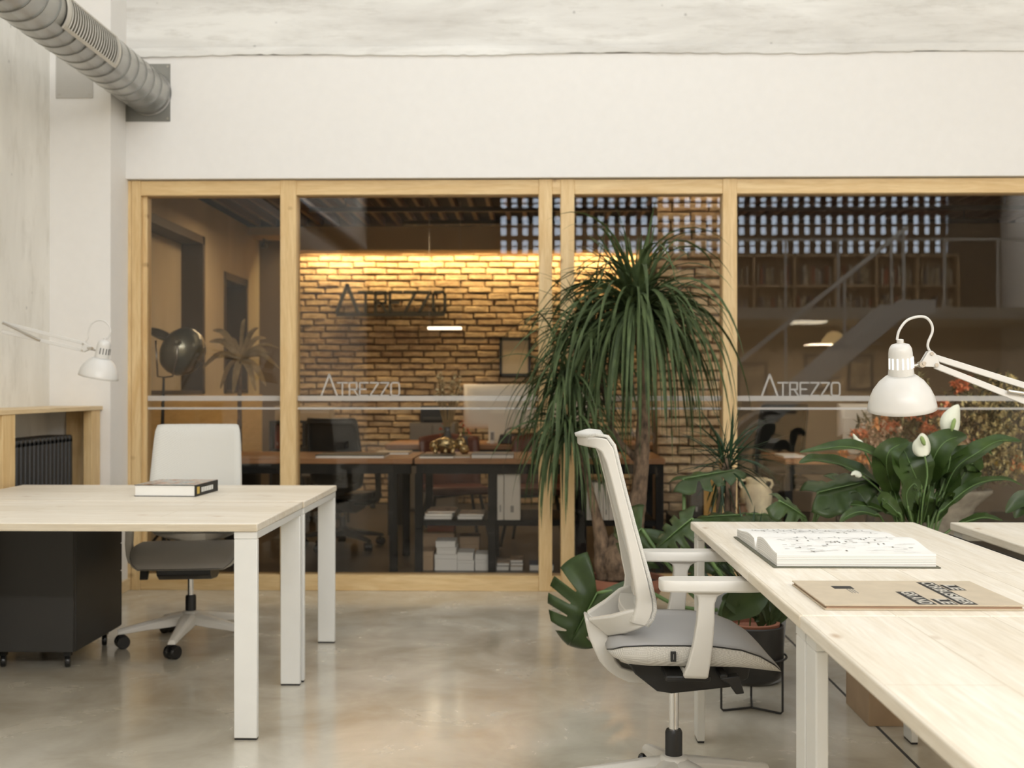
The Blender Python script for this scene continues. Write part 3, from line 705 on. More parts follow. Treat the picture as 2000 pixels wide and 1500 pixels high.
# ============================================================ ARCHITECT LAMPS
def lamp(label, Y, arm1, arm2, brk, neck, axis_rim, axis_top, rpx, pxm, tilt, cable, lit, springs, joint, flip):
    """all outlines lie near the plane y = Y, built with real radii"""
    org = at(*axis_rim, Y); t = thing('desk_lamp', label, 'lamp', (org.x, Y, 0))
    L = lambda p, dy=0: at(p[0], p[1], Y) - Vector((org.x, Y, 0)) + Vector((0, dy, 0))
    rim = L(axis_rim); top = L(axis_top); ax = (top - rim).normalized(); ax = (ax + Vector((0, -math.tan(tilt), 0))).normalized()
    H = (top - rim).length
    rr_ = rpx / pxm; nr = rr_ * .375
    prof = [(rr_, 0), (rr_ * .985, H * .06), (rr_ * .93, H * .18), (rr_ * .82, H * .30), (rr_ * .64, H * .42), (rr_ * .47, H * .49), (nr, H * .52)]
    sh = MB().lathe(prof, rim, 48, ax, caps=False).build('shade', mt['lamp_white'], t, solid=.0025, smooth=60)
    hd = MB().lathe([(nr * 1.01, H * .50), (nr * 1.01, H * .54), (nr * .97, H * .60), (nr * .93, H * .85), (nr * .88, H * .92), (nr * .70, H * .975), (nr * .3, H)], rim, 40, ax)
    hd = hd.build('bulb_housing', mt['lamp_white'], t, smooth=50)
    MB().lathe([(nr * .27, H * .99), (nr * .27, H * 1.055), (nr * .2, H * 1.06)], rim, 16, ax).build('cord_grip', mt['lamp_white'], t)
    q = ax.to_track_quat('Z', 'Y').to_matrix()
    for k in range(-2, 8):
        a = -PI / 2 + (-.42 + k * .42) * (1) + (.3 if not flip else 0)
        d = q @ Vector((math.cos(a), math.sin(a), 0))
        if d.y > .3: continue
        b = MB(); p0 = rim + ax * H * .63 + d * nr * .955; p1 = rim + ax * H * .79 + d * nr * .935
        b.bar(p0, p1, .0032, .004, up=d); b.build('vent_slot', mt['slot_lit'] if lit else mt['charcoal'], hd, smooth=0)
    MB().lathe([(0.0, .0), (.018, .004), (.028, .025), (.022, .05), (.013, .075)], rim + ax * H * .16, 16, ax).build('bulb', mt['bulb_on'] if lit else mt['paper'], t)
    # swivel and bracket
    b = MB(); b.tube([L(neck[0]), L(neck[1])], .0042, 10); b.lathe([(.008, -.012), (.008, .012)], L(neck[0]), 12, (0, 1, 0)); b.lathe([(.008, -.012), (.008, .012)], L(neck[1]), 12, (0, 1, 0))
    b.build('swivel', mt['steel'], t)
    b = MB()
    for y0 in (-.011, .008): b.prism([L(p, y0) for p in brk], (0, .003, 0))
    br = b.build('bracket', mt['lamp_white'], t, bevel=.002)
    b = MB()
    for p in joint: b.lathe([(.0048, -.014), (.0048, .014)], L(p), 12, (0, 1, 0))
    b.build('rivet', mt['steel'], br)
    for a in arm1: MB().bar(L(a[0]), L(a[1]), .010, .0155).build('upper_arm', mt['lamp_white'], t, bevel=.0015)
    ex = springs
    MB().tube([L(ex[0], -.012), L(ex[1], -.012)], .0055, 10).build('spring', mt['steel'], t)
    # elbow, lower arms and clamp
    e = arm2[0]; f_ = arm2[1]
    E0, E1 = L(e), Vector((f_[0] - org.x, 0, f_[1]))
    b = MB()
    for dx in (-.02, .02): b.bar(E0 + Vector((dx, 0, 0)), E1 + Vector((dx, 0, .06)), .010, .0155)
    b.build('lower_arm', mt['lamp_white'], t, bevel=.0015)
    b = MB(); b.prism([E0 + Vector((-.035, -.011, -.02)), E0 + Vector((.035, -.011, -.02)), E0 + Vector((.02, -.011, .03)), E0 + Vector((-.02, -.011, .03))], (0, .003, 0))
    b.build('elbow_plate', mt['lamp_white'], t, bevel=.001)
    b = MB().lathe([(.01, 0), (.01, .07)], E1, 12); b.lathe([(.035, 0), (.035, .012)], E1, 20)
    b.build('clamp', mt['lamp_white'], t, bevel=.001)
    cpts = [L(p) for p in cable]; sm = []
    for i in range(len(cpts) - 1):
        p0, p1, p2, p3 = cpts[max(i - 1, 0)], cpts[i], cpts[i + 1], cpts[min(i + 2, len(cpts) - 1)]
        for k in range(6):
            u = k / 6; sm.append(.5 * ((2 * p1) + (p2 - p0) * u + (2 * p0 - 5 * p1 + 4 * p2 - p3) * u * u + (3 * p1 - p0 - 3 * p2 + p3) * u ** 3))
    sm.append(cpts[-1]); MB().tube(sm, .0034, 8).build('cord', mt['lamp_white'], t)
    return t
mt['slot_lit'] = M('lit vent slot', (1, 1, 1), .5, emit=(1, .97, .92), es=1.3)  # glow given to solid slots, standing for bulb light showing through
mt['bulb_on'] = M('lit bulb', (1, 1, 1), .5, emit=(1, .95, .85), es=2.0)
lamp('white articulated desk lamp reaching in from the right over the open book', 2.97,
     [((1822, 697), (2055, 770)), ((1826, 714), (2050, 803))], [(2058, 788), (1.52, .742)],
     [(1811, 686), (1818, 685), (1826, 692), (1833, 712), (1830, 717), (1801, 716), (1797, 711), (1799, 706)],
     [(1777, 716), (1799, 712)], (1762, 799), (1750, 669), 64, 754, R(11),
     [(1752, 664), (1756, 646), (1770, 627), (1790, 619), (1808, 620), (1819, 632), (1821, 648), (1813, 668), (1813, 680), (1822, 692), (1840, 700)],
     True, [(1965, 764), (2040, 776)], [(1817, 691), (1802, 710), (1826, 713)], False)
lamp('white articulated desk lamp on the far left, hung before the pale wall', 5.2,
     [((5, 630), (165, 671)), ((3, 647), (162, 684))], [(-16, 638), (-2.66, 1.099)],
     [(163, 669), (168, 669), (180, 678), (178, 682), (163, 688), (160, 685)],
     [(191, 686), (178, 681)], (192, 737), (207, 664), 38, 430.8, R(4),
     [(211, 662), (216, 648), (213, 636), (203, 627), (190, 626), (178, 634), (173, 648), (172, 660), (166, 670)],
     False, [(8, 631), (80, 665)], [(164, 672), (162, 685), (174, 680)], True)

# ============================================================ BOOKS ON THE DESKS
# thick book on the left desk
t = thing('book', 'thick hardback with colourful cover lying on the left desks', 'book', (0, 0, .7405))
A = atz(262, 969.5, .7405); B = atz(383, 970, .7405); C = atz(416, 956.5, .7405)
t.location = (A.x, A.y, .7405); t.rotation_euler = (0, 0, math.atan2(B.y - A.y, B.x - A.x) - .03)
Lx = (B - A).length; Ly = .29; hh = .05
cov, nt, bb = newmat('colourful printed cover'); bb.inputs['Roughness'].default_value = .3
fq = noise(nt, coords(nt, (14, 14, 14)), 1.4, 4)
nt.links.new(ramp(nt, fq, [(.34, (.03, .03, .03)), (.44, (.45, .18, .09)), (.5, (.6, .52, .4)), (.56, (.12, .2, .26)), (.62, (.62, .6, .55)), (.7, (.25, .1, .08))]), bb.inputs['Base Color'])
MB().box(.004, Lx - .006, .004, Ly - .004, .003, hh - .003).build('page_block', mt['paper'], t, smooth=0)
b = MB().box(0, Lx, 0, Ly, 0, .003).box(Lx - .004, Lx, 0, Ly, .003, hh - .003); b.cur = 0; b.box(0, Lx, 0, Ly, hh - .003, hh - .0006); b.cur = 1; b.box(0.001, Lx - .001, 0.001, Ly - .001, hh - .0006, hh)
cv_ = b.build('cover', [mt['ink'], cov], t, smooth=0)
MB().box(Lx, Lx + .0006, .02, .05, .01, hh - .01).build('spine_label', M('yellow spine roundel', (.6, .42, .08), .5), cv_, smooth=0)
b = MB()
for k in range(7): b.box(Lx, Lx + .0006, .075 + k * .022, .09 + k * .022, .014, hh - .016)
b.build('spine_text', mt['paper'], cv_, smooth=0)

# open book on the right desk
ob = thing('open_book', 'large open book with dense white pages on the right desk', 'book', (.616, 2.955, .7405))
Wb = .418
def half(y0, y1, sgn, h, lift):
    """page stack cross-section in y, extruded along x; gutter at sgn end"""
    n = 18; tp = []
    for k in range(n + 1):
        u = k / n                        # 0 at fore edge, 1 at gutter
        z = h * (1 + lift * math.sin(PI * min(.86, u * .9)) ** 1.3 * (u ** .9) * 1.25) if u <= .945 else h * (1 + lift * math.sin(PI * .95) ** 1.3) * (1 - .55 * (u - .945) / .055)
        tp.append((y0 + (y1 - y0) * u, z))
    return tp
near = half(.008, .285, 1, .036, .55); far = half(.590, .300, -1, .028, .5)
for nm, pr in (('near_pages', near), ('far_pages', far)):
    poly = [(0, pr[0][0], .0035)] + [(0, y, z) for y, z in pr] + [(0, pr[-1][0], .0035)]
    b = MB(); n = len(poly)
    sec = lambda x: [Vector((x, p[1], p[2])) for p in poly]
    b.loft([sec(.006), sec(Wb - .006)])
    pb = b.build('page_block', mt['paper'], ob, smooth=30)
    # darker page gaps along the three cut edges
    pe = MB(); y0_ = pr[0][0]; sg = -1 if y0_ < .2 else 1
    for k in range(7):
        z = .006 + k * (pr[0][1] - .008) / 7 + random.uniform(-.001, .001)
        pe.box(.006, Wb - .006, min(y0_, y0_ + sg * .0004), max(y0_, y0_ + sg * .0004), z, z + .0006)
        ya, yb_ = sorted((y0_ + .004 * -sg, pr[-1][0] + .02 * sg))
        rows = [[Vector((.0057, ya + (yb_ - ya) * i / 12, z + (1.0 * (next((zz for yy, zz in (pr if sg < 0 else pr[::-1]) if yy >= ya + (yb_ - ya) * i / 12), pr[0][1]) - pr[0][1])) * (k + 1) / 8 + dz)) for i in range(13)] for dz in (0, .0006)]
        pe.grid(rows)
    pe.build('page_edge', mt['soft_ink'], pb, smooth=0)
    # faint printing
    tx = MB(); lo, hi = sorted((pr[0][0], pr[-1][0]))
    def ztop(y):
        best = min(pr, key=lambda q: abs(q[0] - y)); i = pr.index(best); j_ = i + 1 if (i + 1 < len(pr) and ((pr[i + 1][0] - y) * (best[0] - y) <= 0)) else max(i - 1, 0)
        a, c = pr[i], pr[j_]; return a[1] if abs(a[0] - c[0]) < 1e-6 else a[1] + (c[1] - a[1]) * (y - a[0]) / (c[0] - a[0])
    for k in range(150):
        x = random.uniform(.03, Wb - .05); y = random.uniform(lo + .02, hi - .075 if lo < .2 else hi - .02)
        if lo > .2: y = random.uniform(lo + .08, hi - .02)
        w_, d_ = random.choice(((.03, .0012), (.004, .012), (.012, .003), (.02, .001), (.05, .0008)))
        z = max(ztop(y), ztop(y + d_)) + .0007; tx.add([(x, y, z), (x + w_, y, z), (x + w_, y + d_, z), (x, y + d_, z)], [(0, 1, 2, 3)])
    tx.build('printed_text', mt['soft_ink'] if lo < .2 else mt['soft_ink'], pb, smooth=0)
MB().box(-.004, Wb + .004, 0, .598, 0, .003).build('cover', M('dark olive cover', (.12, .12, .08), .5), ob, bevel=.001)

# brown folio with lettering in black blocks
fo = thing('folio', 'flat brown kraft folio with black block lettering on the right desk', 'book', (.602, 2.397, .7405))
MB().box(.0, .412, 0, .303, 0, .0035).build('back_cover', mt['kraft'], fo, bevel=.0006)
MB().box(.004, .408, .003, .300, .0035, .0075).build('page_block', M('red brown endpapers', (.36, .23, .15), .8), fo, smooth=0)
fc = MB(); fc.loft([[Vector((0, 0, .0085)), Vector((.412, 0, .0085)), Vector((.412, 0, .0118)), Vector((0, 0, .0118))], [Vector((0, .303, .0077)), Vector((.412, .303, .0077)), Vector((.412, .303, .0108)), Vector((0, .303, .0108))]])
fc = fc.build('front_cover', mt['kraft'], fo, bevel=.0006)
zf = lambda y: .0119 - .001 * y / .303
def blk(x0, x1, ya, yb_, txt):
    x0 -= .602; x1 -= .602; ya -= 2.397; yb_ -= 2.397
    n = len(txt); g = .0006; sl_ = (ya - yb_ - g * (n - 1)) / n
    bo = MB(); lt = MB()
    for i, ch_ in enumerate(txt):
        a = ya - i * (sl_ + g); c = a - sl_
        bo.loft([[Vector((x0, y, zf(y))), Vector((x1, y, zf(y))), Vector((x1, y, zf(y) + .0004)), Vector((x0, y, zf(y) + .0004))] for y in (c, a)])
        vs, fs = text_mesh(ch_, 1.0)
        mx_ = max(v.x for v in vs); mn = min(v.x for v in vs); my = max(v.y for v in vs); ny = min(v.y for v in vs)
        V = []
        for v in vs:
            u = (v.x - mn) / (mx_ - mn + 1e-6); w_ = (v.y - ny) / (my - ny)
            y = a - sl_ * (.05 + .90 * u); x = x0 + (x1 - x0) * (.20 + .70 * w_); V.append((x, y, zf(y) + .0007))
        lt.add(V, fs)
        # black inline stroke leaves only the outline of the letter pale
        V2 = [(p[0], p[1], p[2] + .0003) for p in V]
        cxx = sum(p[0] for p in V2) / len(V2)
    bo.build('letter_block', mt['ink'], fc, smooth=0); lt.build('lettering', M('pale grey print', (.55, .52, .45), .6), fc, smooth=0)
blk(.924, .960, 2.643, 2.573, 'LE'); blk(.883, .920, 2.678, 2.401, 'CORBUSIER'); blk(.842, .879, 2.464, 2.401, 'LE'); blk(.796, .835, 2.552, 2.401, 'GRAND')
b = MB(); y0 = 2.588 - 2.397; b.loft([[Vector((x, y, zf(y))) for x in (.070, .114)][0:1] + [Vector((.114, y, zf(y))), Vector((.114, y, zf(y) + .0004)), Vector((.070, y, zf(y) + .0004))] for y in (y0, y0 + .036)])
b.build('printed_block', mt['ink'], fc, smooth=0)
b = MB()
for k in range(3): b.box(.095 + k * .006, .0965 + k * .006, y0 - .055, y0 - .004, .0112, .0121)
b.build('printed_lines', mt['soft_ink'], fc, smooth=0)

# cardboard box on the floor under the far right desk
c = thing('cardboard_box', 'brown cardboard box on the floor under the right desks', 'box', (1.185, 4.1, 0))
MB().box(0, .35, 0, .30, 0, .22).build('box_body', mt['card'], c, bevel=.002)
MB().box(.15, .20, -.001, .30, .2195, .221).build('tape', M('parcel tape', (.5, .36, .2), .3), c, smooth=0)

# ============================================================ DUCT, PLATES, RADIATOR SHELF
dc = Vector((-2.283, 0, 2.945)); DR = .130
t = thing('air_duct', 'round galvanised spiral duct running overhead at the top left', 'duct', (dc.x, 0, dc.z))
b = MB().lathe([(DR, -1.0), (DR, 6.715)], (0, 0, 0), 56, (0, 1, 0), caps=False); b.build('pipe', mt['galv'], t, smooth=180, solid=.002)
b = MB(); y = -.6; k = 0
while y < 6.6:
    b.loft([[Vector((math.cos(2 * PI * i / 48) * r_, y + dy + .128 * i / 48, math.sin(2 * PI * i / 48) * r_)) for r_, dy in ((DR - .001, 0), (DR + .0028, 0), (DR + .0028, .005), (DR - .001, .005))] for i in range(49)], caps=False)
    y += .128
b.build('seam', mt['galv_dark'], t, smooth=40)
# curved grille set in the upper right flank
def dp(ang, y, r_): return Vector((math.cos(ang) * r_, y, math.sin(ang) * r_))
gr_ = MB(); y0, y1 = 5.26, 5.86; a0, a1 = R(-32), R(26)
for (aa, ab, ya, yb_) in ((a0 - .12, a0, y0 - .03, y1 + .03), (a1, a1 + .12, y0 - .03, y1 + .03)):
    gr_.loft([[dp(aa + (ab - aa) * i / 3, y, r_) for i in range(4) for r_ in (DR + .012,)] + [dp(ab - (ab - aa) * i / 3, y, DR + .003) for i in range(4)] for y in (ya, yb_)])
for ya, yb_ in ((y0 - .03, y0), (y1, y1 + .03)):
    gr_.loft([[dp(a0 + (a1 - a0) * i / 10, ya, DR + .003), dp(a0 + (a1 - a0) * i / 10, ya, DR + .013), dp(a0 + (a1 - a0) * i / 10, yb_, DR + .013), dp(a0 + (a1 - a0) * i / 10, yb_, DR + .003)] for i in range(11)])
g_ = gr_.build('vent_grille', M('pale grille', (.62, .59, .52), .45, .6), t, smooth=40)
b = MB(); b.grid([[dp(a0 + (a1 - a0) * i / 10, y, DR + .0045) for i in range(11)] for y in (y0, y1)]); b.build('grille_slot', M('grille shadow gap', (.16, .14, .11), .8), g_, smooth=180)
b = MB(); y = y0 + .01
while y < y1:
    b.loft([[dp(a0 + (a1 - a0) * i / 8, y, DR + .004), dp(a0 + (a1 - a0) * i / 8, y, DR + .011), dp(a0 + (a1 - a0) * i / 8, y + .012, DR + .011), dp(a0 + (a1 - a0) * i / 8, y + .012, DR + .004)] for i in range(9)]); y += .030
b.build('louvre', mt['galv'], g_, smooth=40)
p0 = at(237, 238, GY - .035); p1 = at(333, 125, GY - .035)
fl = MB(); n = 48
sq = []
for i in range(n):
    a = 2 * PI * i / n; c_, s_ = math.cos(a), math.sin(a); m_ = max(abs(c_), abs(s_)); sq.append((c_ / m_, s_ / m_))
hx, hz = (p1.x - p0.x) / 2, (p1.z - p0.z) / 2; mx_, mz_ = (p0.x + p1.x) / 2 - dc.x, (p0.z + p1.z) / 2 - dc.z
Yp = GY - .036
fl.loft([[Vector((c_ * (DR + .004) / max(1e-6, math.hypot(c_, s_)), Yp + dy, s_ * (DR + .004) / math.hypot(c_, s_))) for c_, s_ in sq] if r_ == 0 else [Vector((mx_ + c_ * hx, Yp + dy, mz_ + s_ * hz)) for c_, s_ in sq] for r_, dy in ((0, -.004), (1, -.004), (1, -.0005), (0, -.0005))], caps=False)
fl.build('wall_flange', mt['galv_dark'], t, smooth=30)
b = MB()
for sx in (-.9, .9):
    for sz in (-.9, .9): b.lathe([(.006, 0), (.006, .004)], (mx_ + hx * sx, Yp - .008, mz_ + hz * sz), 10, (0, 1, 0))
b.build('screw', mt['steel'], t)
a = at(110, 192, 6.489); c = at(182, 96, 6.489)
t = thing('wall_plate', 'grey square metal plate screwed to the white pier behind the duct', 'plate', (a.x, 6.487, a.z))
MB().box(0, c.x - a.x, -.003, .002, 0, c.z - a.z).build('plate', M('grey plate', (.52, .50, .46), .5, .3), t, bevel=.001)
b = MB()
for x in (.02, c.x - a.x - .02):
    for z in (.02, c.z - a.z - .02): b.lathe([(.005, 0), (.005, .003)], (x, -.006, z), 8, (0, 1, 0))
b.build('screw', mt['steel'], t)

t = thing('radiator_shelf', 'pine shelf box built around the radiator along the left wall', 'shelf', (XL, 0, 0))
ex_ = at(193, 793, 6.48); zs = ex_.z
MB().box(.001, -2.462 - XL, 4.6, 6.488, zs - .022, zs).build('shelf_board', mt['pine_frame_y'], t, bevel=.002)
MB().box(.11, -2.478 - XL, 6.455, 6.488, 0, zs - .0225).build('end_panel', mt['pine_frame_z'], t, bevel=.002)
MB().box(.255, -2.468 - XL, 6.34, 6.454, 0, zs - .0225).build('end_panel', mt['pine_frame_z'], t, bevel=.002)
MB().box(.02, -2.468 - XL, 5.27, 5.40, 0, zs - .0225).build('divider_panel', mt['pine_frame_z'], t, bevel=.002)
MB().box(.02, -2.478 - XL, 4.6, 4.64, 0, zs - .0225).build('end_panel', mt['pine_frame_z'], t, bevel=.002)
t = thing('radiator', 'black column radiator standing in the pine shelf box', 'radiator', (-2.70, 5.42, 0))
for k in range(17):
    b = MB(); y = k * .049
    for x in (.02, .075, .13):
        b.box(x, x + .036, y, y + .038, .14, .935)
    b.box(.02, .166, y, y + .038, .90, .945).box(.02, .166, y, y + .038, .12, .16)
    b.build('section', mt['black_metal'], t, bevel=.009, seg=2)
MB().lathe([(.016, 0), (.016, .84)], (.09, 0, .90), 12, (0, 1, 0)).lathe([(.016, 0), (.016, .84)], (.09, 0, .15), 12, (0, 1, 0)).build('header_pipe', mt['black_metal'], t)
b = MB()
for y in (.05, .7): b.box(.05, .12, y, y + .02, 0, .13)
b.build('foot', mt['black_metal'], t)
MB().lathe([(.012, 0), (.014, .012), (.014, .03)], (.12, .84, .90), 14, (0, 1, 0)).build('valve', mt['paper'], t)
# ============================================================ PLANTS
def smooth_path(cpts, n=6):
    sm = []
    for i in range(len(cpts) - 1):
        p0, p1, p2, p3 = cpts[max(i - 1, 0)], cpts[i], cpts[i + 1], cpts[min(i + 2, len(cpts) - 1)]
        for k in range(n):
            u = k / n; sm.append(.5 * ((2 * p1) + (p2 - p0) * u + (2 * p0 - 5 * p1 + 4 * p2 - p3) * u * u + (3 * p1 - p0 - 3 * p2 + p3) * u ** 3))
    sm.append(cpts[-1].copy()); return sm
def pathleaf(mb, pts, width, face=(0, -1, .4), fold=.18, prof=None, n=6, wave=0.0):
    pts = smooth_path([Vector(p) for p in pts], n); m_ = len(pts); rows = []; face = Vector(face).normalized()
    prof = prof or (lambda t: max(.0, math.sin(PI * min(1, t ** .8)) ** .75))
    for i, p in enumerate(pts):
        t = i / (m_ - 1); d = (pts[min(i + 1, m_ - 1)] - pts[max(i - 1, 0)]).normalized()
        sd = d.cross(face); sd = sd.normalized() if sd.length > .05 else Vector((1, 0, 0)); up = sd.cross(d)
        w_ = width / 2 * prof(t) + .0006
        wv = wave * math.sin(t * 26) * w_
        rows.append([p + sd * w_ * k + up * (abs(k) ** 1.3 * w_ * fold * 2 + (wv * abs(k) if abs(k) == 1 else 0)) for k in (-1, -.5, 0, .5, 1)])
    mb.grid(rows)
def monstera(mb, base, tip, face, W, curl=.15, splits=4, hp=.5, cup=.05, heart=.34):
    """heart-shaped leaf with deep side cuts; rows along the midrib"""
    base = Vector(base); tip = Vector(tip); ax = tip - base; Ln = ax.length; ax.normalize(); face = Vector(face).normalized()
    sd = ax.cross(face).normalized(); up = sd.cross(ax); n = 44
    for sg in (-1, 1):
        rows = []
        ph = .35 * sg
        for i in range(n + 1):
            t = i / n
            # midrib runs 0..1; side veins sweep backwards at the heart and forwards near the tip
            w_ = (math.sin(PI * min(1, (t * .93 + .07) ** .72)) ** .62) * W / 2 if t < 1 else .001
            c = 1.0
            if splits and .18 < t < .93:
                u = ((t - .18) / .75 * splits + ph) % 1.0
                if u > .78: c = .36
                elif u > .70 : c = .72
            back = -heart * (1 - t) ** 2.2 + .26 * t
            row = []
            for k in (0, .25, .42, .62, .82, 1.0):
                kk = k if k < .5 else .42 + (k - .42) * ((c - .42) / .58 if c > .42 else 0)
                p = base + ax * (Ln * (t * .94) + back * Ln * kk * (1 - .25 * kk)) + sd * sg * w_ * kk
                z = -curl * W * kk * kk - cup * Ln * 1.5 * (t - .35) ** 2 + .03 * W * math.sin(t * 24 + sg) * kk
                row.append(p + up * z)
            rows.append(row)
        mb.grid(rows)

# --- ponytail palm in a terracotta bowl, in front of the double post
PY = 6.22
t = thing('ponytail_palm', 'tall ponytail palm with drooping strap leaves before the double wooden post', 'plant', (.487, PY, 0))
o0 = Vector((.487, PY, 0))
A = lambda x, y, dy=0: at(x, y, PY + dy) - o0
MB().lathe([(.13, 0), (.15, .01), (.20, .13), (.215, .14), (.215, .18), (.195, .18), (.19, .15), (.0, .15)], n=40).build('pot', mt['terracotta'], t)
MB().lathe([(.0, .151), (.188, .152)], n=32, caps=False).build('soil', mt['soil'], t)
def trunk(pts, rads, nm='trunk'):
    p = smooth_path(pts, 5); n = len(p); rr = []
    for i in range(n):
        u = i / (n - 1) * (len(rads) - 1); k = min(int(u), len(rads) - 2); rr.append((rads[k] + (rads[k + 1] - rads[k]) * (u - k)) * random.uniform(.94, 1.06))
    MB().tube(p, rr, 14).build(nm, mt['bark'], t, smooth=180)
c1, c2, c3, c4 = A(1243, 622), A(1110, 838, -.05), A(1150, 668, .12), A(1105, 742, .02)
trunk([A(1215, 1128), A(1212, 1092), A(1226, 1050), A(1240, 1000), A(1249, 950), A(1254, 880), A(1257, 800), A(1252, 700), c1], [.10, .115, .085, .055, .044, .040, .036, .022, .016])
trunk([A(1188, 1130), A(1182, 1096), A(1172, 1040), A(1156, 970), A(1138, 900), A(1122, 862), c2], [.06, .062, .035, .021, .018, .017, .014])
trunk([A(1246, 900, .05), A(1200, 850, .08), A(1186, 790, .1), A(1165, 720, .12), c3], [.02, .017, .016, .014, .012])
trunk([A(1186, 790, .1), A(1150, 770, .08), c4], [.013, .012, .010])
def crown(c, n, L, droop, el, wd=(.013, .024), bias=None):
    b = MB(); rnd = random.uniform
    for i in range(n):
        a = 2 * PI * (i * .618034 % 1); e = R(rnd(*el)) if i > n * .15 else R(rnd(60, 88))
        d = Vector((math.cos(a) * math.cos(e), math.sin(a) * math.cos(e), math.sin(e)))
        if bias: d = (d + Vector(bias)).normalized()
        b.blade(c + Vector((rnd(-.03, .03), rnd(-.03, .03), rnd(-.05, .05))), d, rnd(*L), rnd(*wd), rnd(*droop), 12, .22, lambda q: min(1, .5 + 3 * q) * max(.02, (1 - q ** 2.5)), maxy=6.73 - PY, minz=-.0, roll=rnd(-.5, .5))
    b.build('leaf_crown', mt['palm_leaf'], t, smooth=180)
crown(c1, 230, (.62, 1.0), (3.4, 6.6), (5, 78), (.017, .030))
crown(c1, 130, (.34, .62), (1.2, 4.0), (15, 86), (.016, .028))
crown(c3, 120, (.35, .72), (2.6, 6), (0, 75))
crown(c4, 90, (.35, .66), (3.5, 8), (-10, 55))
crown(c2, 140, (.32, .60), (4.5, 10), (-20, 60))

# --- dracaena beside the right post
DY = 5.35
o0 = at(1418, 1000, DY); o0.z = 0
t = thing('dracaena', 'small dark spiky dracaena standing beside the right wooden post', 'plant', tuple(o0))
MB().lathe([(.11, 0), (.13, .25), (.14, .27), (.125, .27), (.12, .24), (0, .24)], n=28).build('pot', mt['charcoal'], t)
A = lambda x, y, dy=0: at(x, y, DY + dy) - o0
for x0, x1, k in ((-.02, 1404, 0), (.02, 1420, 1), (.0, 1431, 2)):
    MB().tube([Vector((x0, 0, .235)), A(x1, 1000), A(x1 + 2, 940), A(1420, 895)], [.016, .014, .013, .011], 10).build('stem', mt['bark'], t, smooth=180)
b = MB(); c = A(1420, 892)
for i in range(62):
    a = 2 * PI * (i * .618034 % 1); e = R(random.uniform(-15, 82)); d = Vector((math.cos(a) * math.cos(e), .7 * math.sin(a) * math.cos(e), math.sin(e)))
    b.blade(c + Vector((random.uniform(-.02, .02), 0, random.uniform(-.08, .03))), d, random.uniform(.18, .34), random.uniform(.010, .018), random.uniform(.8, 5), 9, .25, roll=random.uniform(-.6, .6))
for tip, dr in (((1592, 948), 2.6), ((1586, 930), 1.6), ((1505, 868), .2), ((1366, 800), .2), ((1452, 805), .1), ((1545, 862), 1.0), ((1530, 975), 4)):
    e_ = A(*tip) - c; b.blade(c, e_ + Vector((0, 0, dr * .05)), e_.length * 1.02, .013, dr * .28, 10, .25)
b.build('leaf_crown', mt['dark_leaf'], t, smooth=180)
b = MB()
for i in range(26):
    a = random.uniform(0, 2 * PI); b.blade(A(1412 + random.uniform(-12, 14), 925 + random.uniform(0, 20)), Vector((math.cos(a) * .4, math.sin(a) * .4, -1)), random.uniform(.12, .24), .012, 1, 6, .25)
b.build('hanging_leaves', mt['dark_leaf'], t, smooth=180)

# --- monstera in a grey pot behind the right desk
MY = 4.75
o0 = at(1466, 1100, MY); o0.z = 0
t = thing('monstera', 'monstera with split leaves in a grey pot behind the right desk', 'plant', tuple(o0))
MB().lathe([(.11, 0), (.125, .01), (.15, .35), (.15, .37), (.135, .37), (.13, .33), (0, .33)], n=36).build('pot', M('grey glazed pot', (.30, .31, .33), .5), t)
A = lambda x, y, dy=0: at(x, y, MY + dy) - o0
soil_z = .33
def mleaf(base, tip, face, W, dy=0, via=None, curl=.12, splits=4, dy2=None, cup=.05, heart=.34):
    """one leaf with its own stalk"""
    bp = A(*base, dy); tp = A(*tip, dy if dy2 is None else dy2)
    lf = MB(); monstera(lf, bp, tp, face, W, curl, splits, cup=cup, heart=heart); o = lf.build('leaf', mt['monstera'], t, smooth=180, solid=.0012)
    fv = Vector(face).normalized(); Ln = (tp - bp).length
    MB().tube([bp.lerp(tp, q * .9) + fv * (.0022 - cup * Ln * 1.5 * (q - .35) ** 2) for q in (0, .2, .4, .6, .8, 1)], [.0032, .0028, .0024, .002, .0015, .0008], 6).build('midrib', mt['stem'], o, smooth=180)
    pts = [Vector((random.uniform(-.04, .04), random.uniform(-.04, .04), soil_z))] + [A(v[0], v[1], dy * .6) for v in (via or [])] + [bp]
    MB().tube(smooth_path(pts, 5), [.008] * (len(pts) * 5 - 5) + [.005], 8).build('stalk', mt['stem'], t, smooth=180)
mleaf((1166, 1158), (1116, 1252), (.1, -1, .35), .37, -.05, [(1420, 1190), (1330, 1185), (1250, 1150)], .10, 4, cup=.02, heart=.75)
mleaf((1253, 1032), (1210, 1075), (-.15, -.75, .65), .34, .15, [(1400, 1160), (1330, 1128), (1285, 1078)], .2, 3, heart=.8)
mleaf((1335, 936), (1442, 916), (.0, -.22, 1), .26, .2, [(1360, 1170), (1334, 1090), (1336, 1000)], .10, 4, cup=.02)
mleaf((1352, 1012), (1284, 1068), (-.4, -.7, .5), .18, -.1, [(1430, 1150), (1380, 1080)], .2, 4)
mleaf((1448, 1006), (1362, 1010), (0, -.18, 1), .25, .1, [(1462, 1100)], .1, 0, cup=.03)
mleaf((1460, 1004), (1520, 1006), (0, -.10, 1), .24, .3, [(1462, 1100)], .1, 0, cup=.03)
mleaf((1522, 978), (1578, 1012), (.25, -.65, .8), .17, -.2, [(1510, 1100), (1520, 1040)], .2, 2)
mleaf((1598, 962), (1702, 938), (-.1, -.55, .85), .26, -.1, [(1560, 1100), (1590, 1020)], .12, 1, cup=.02)
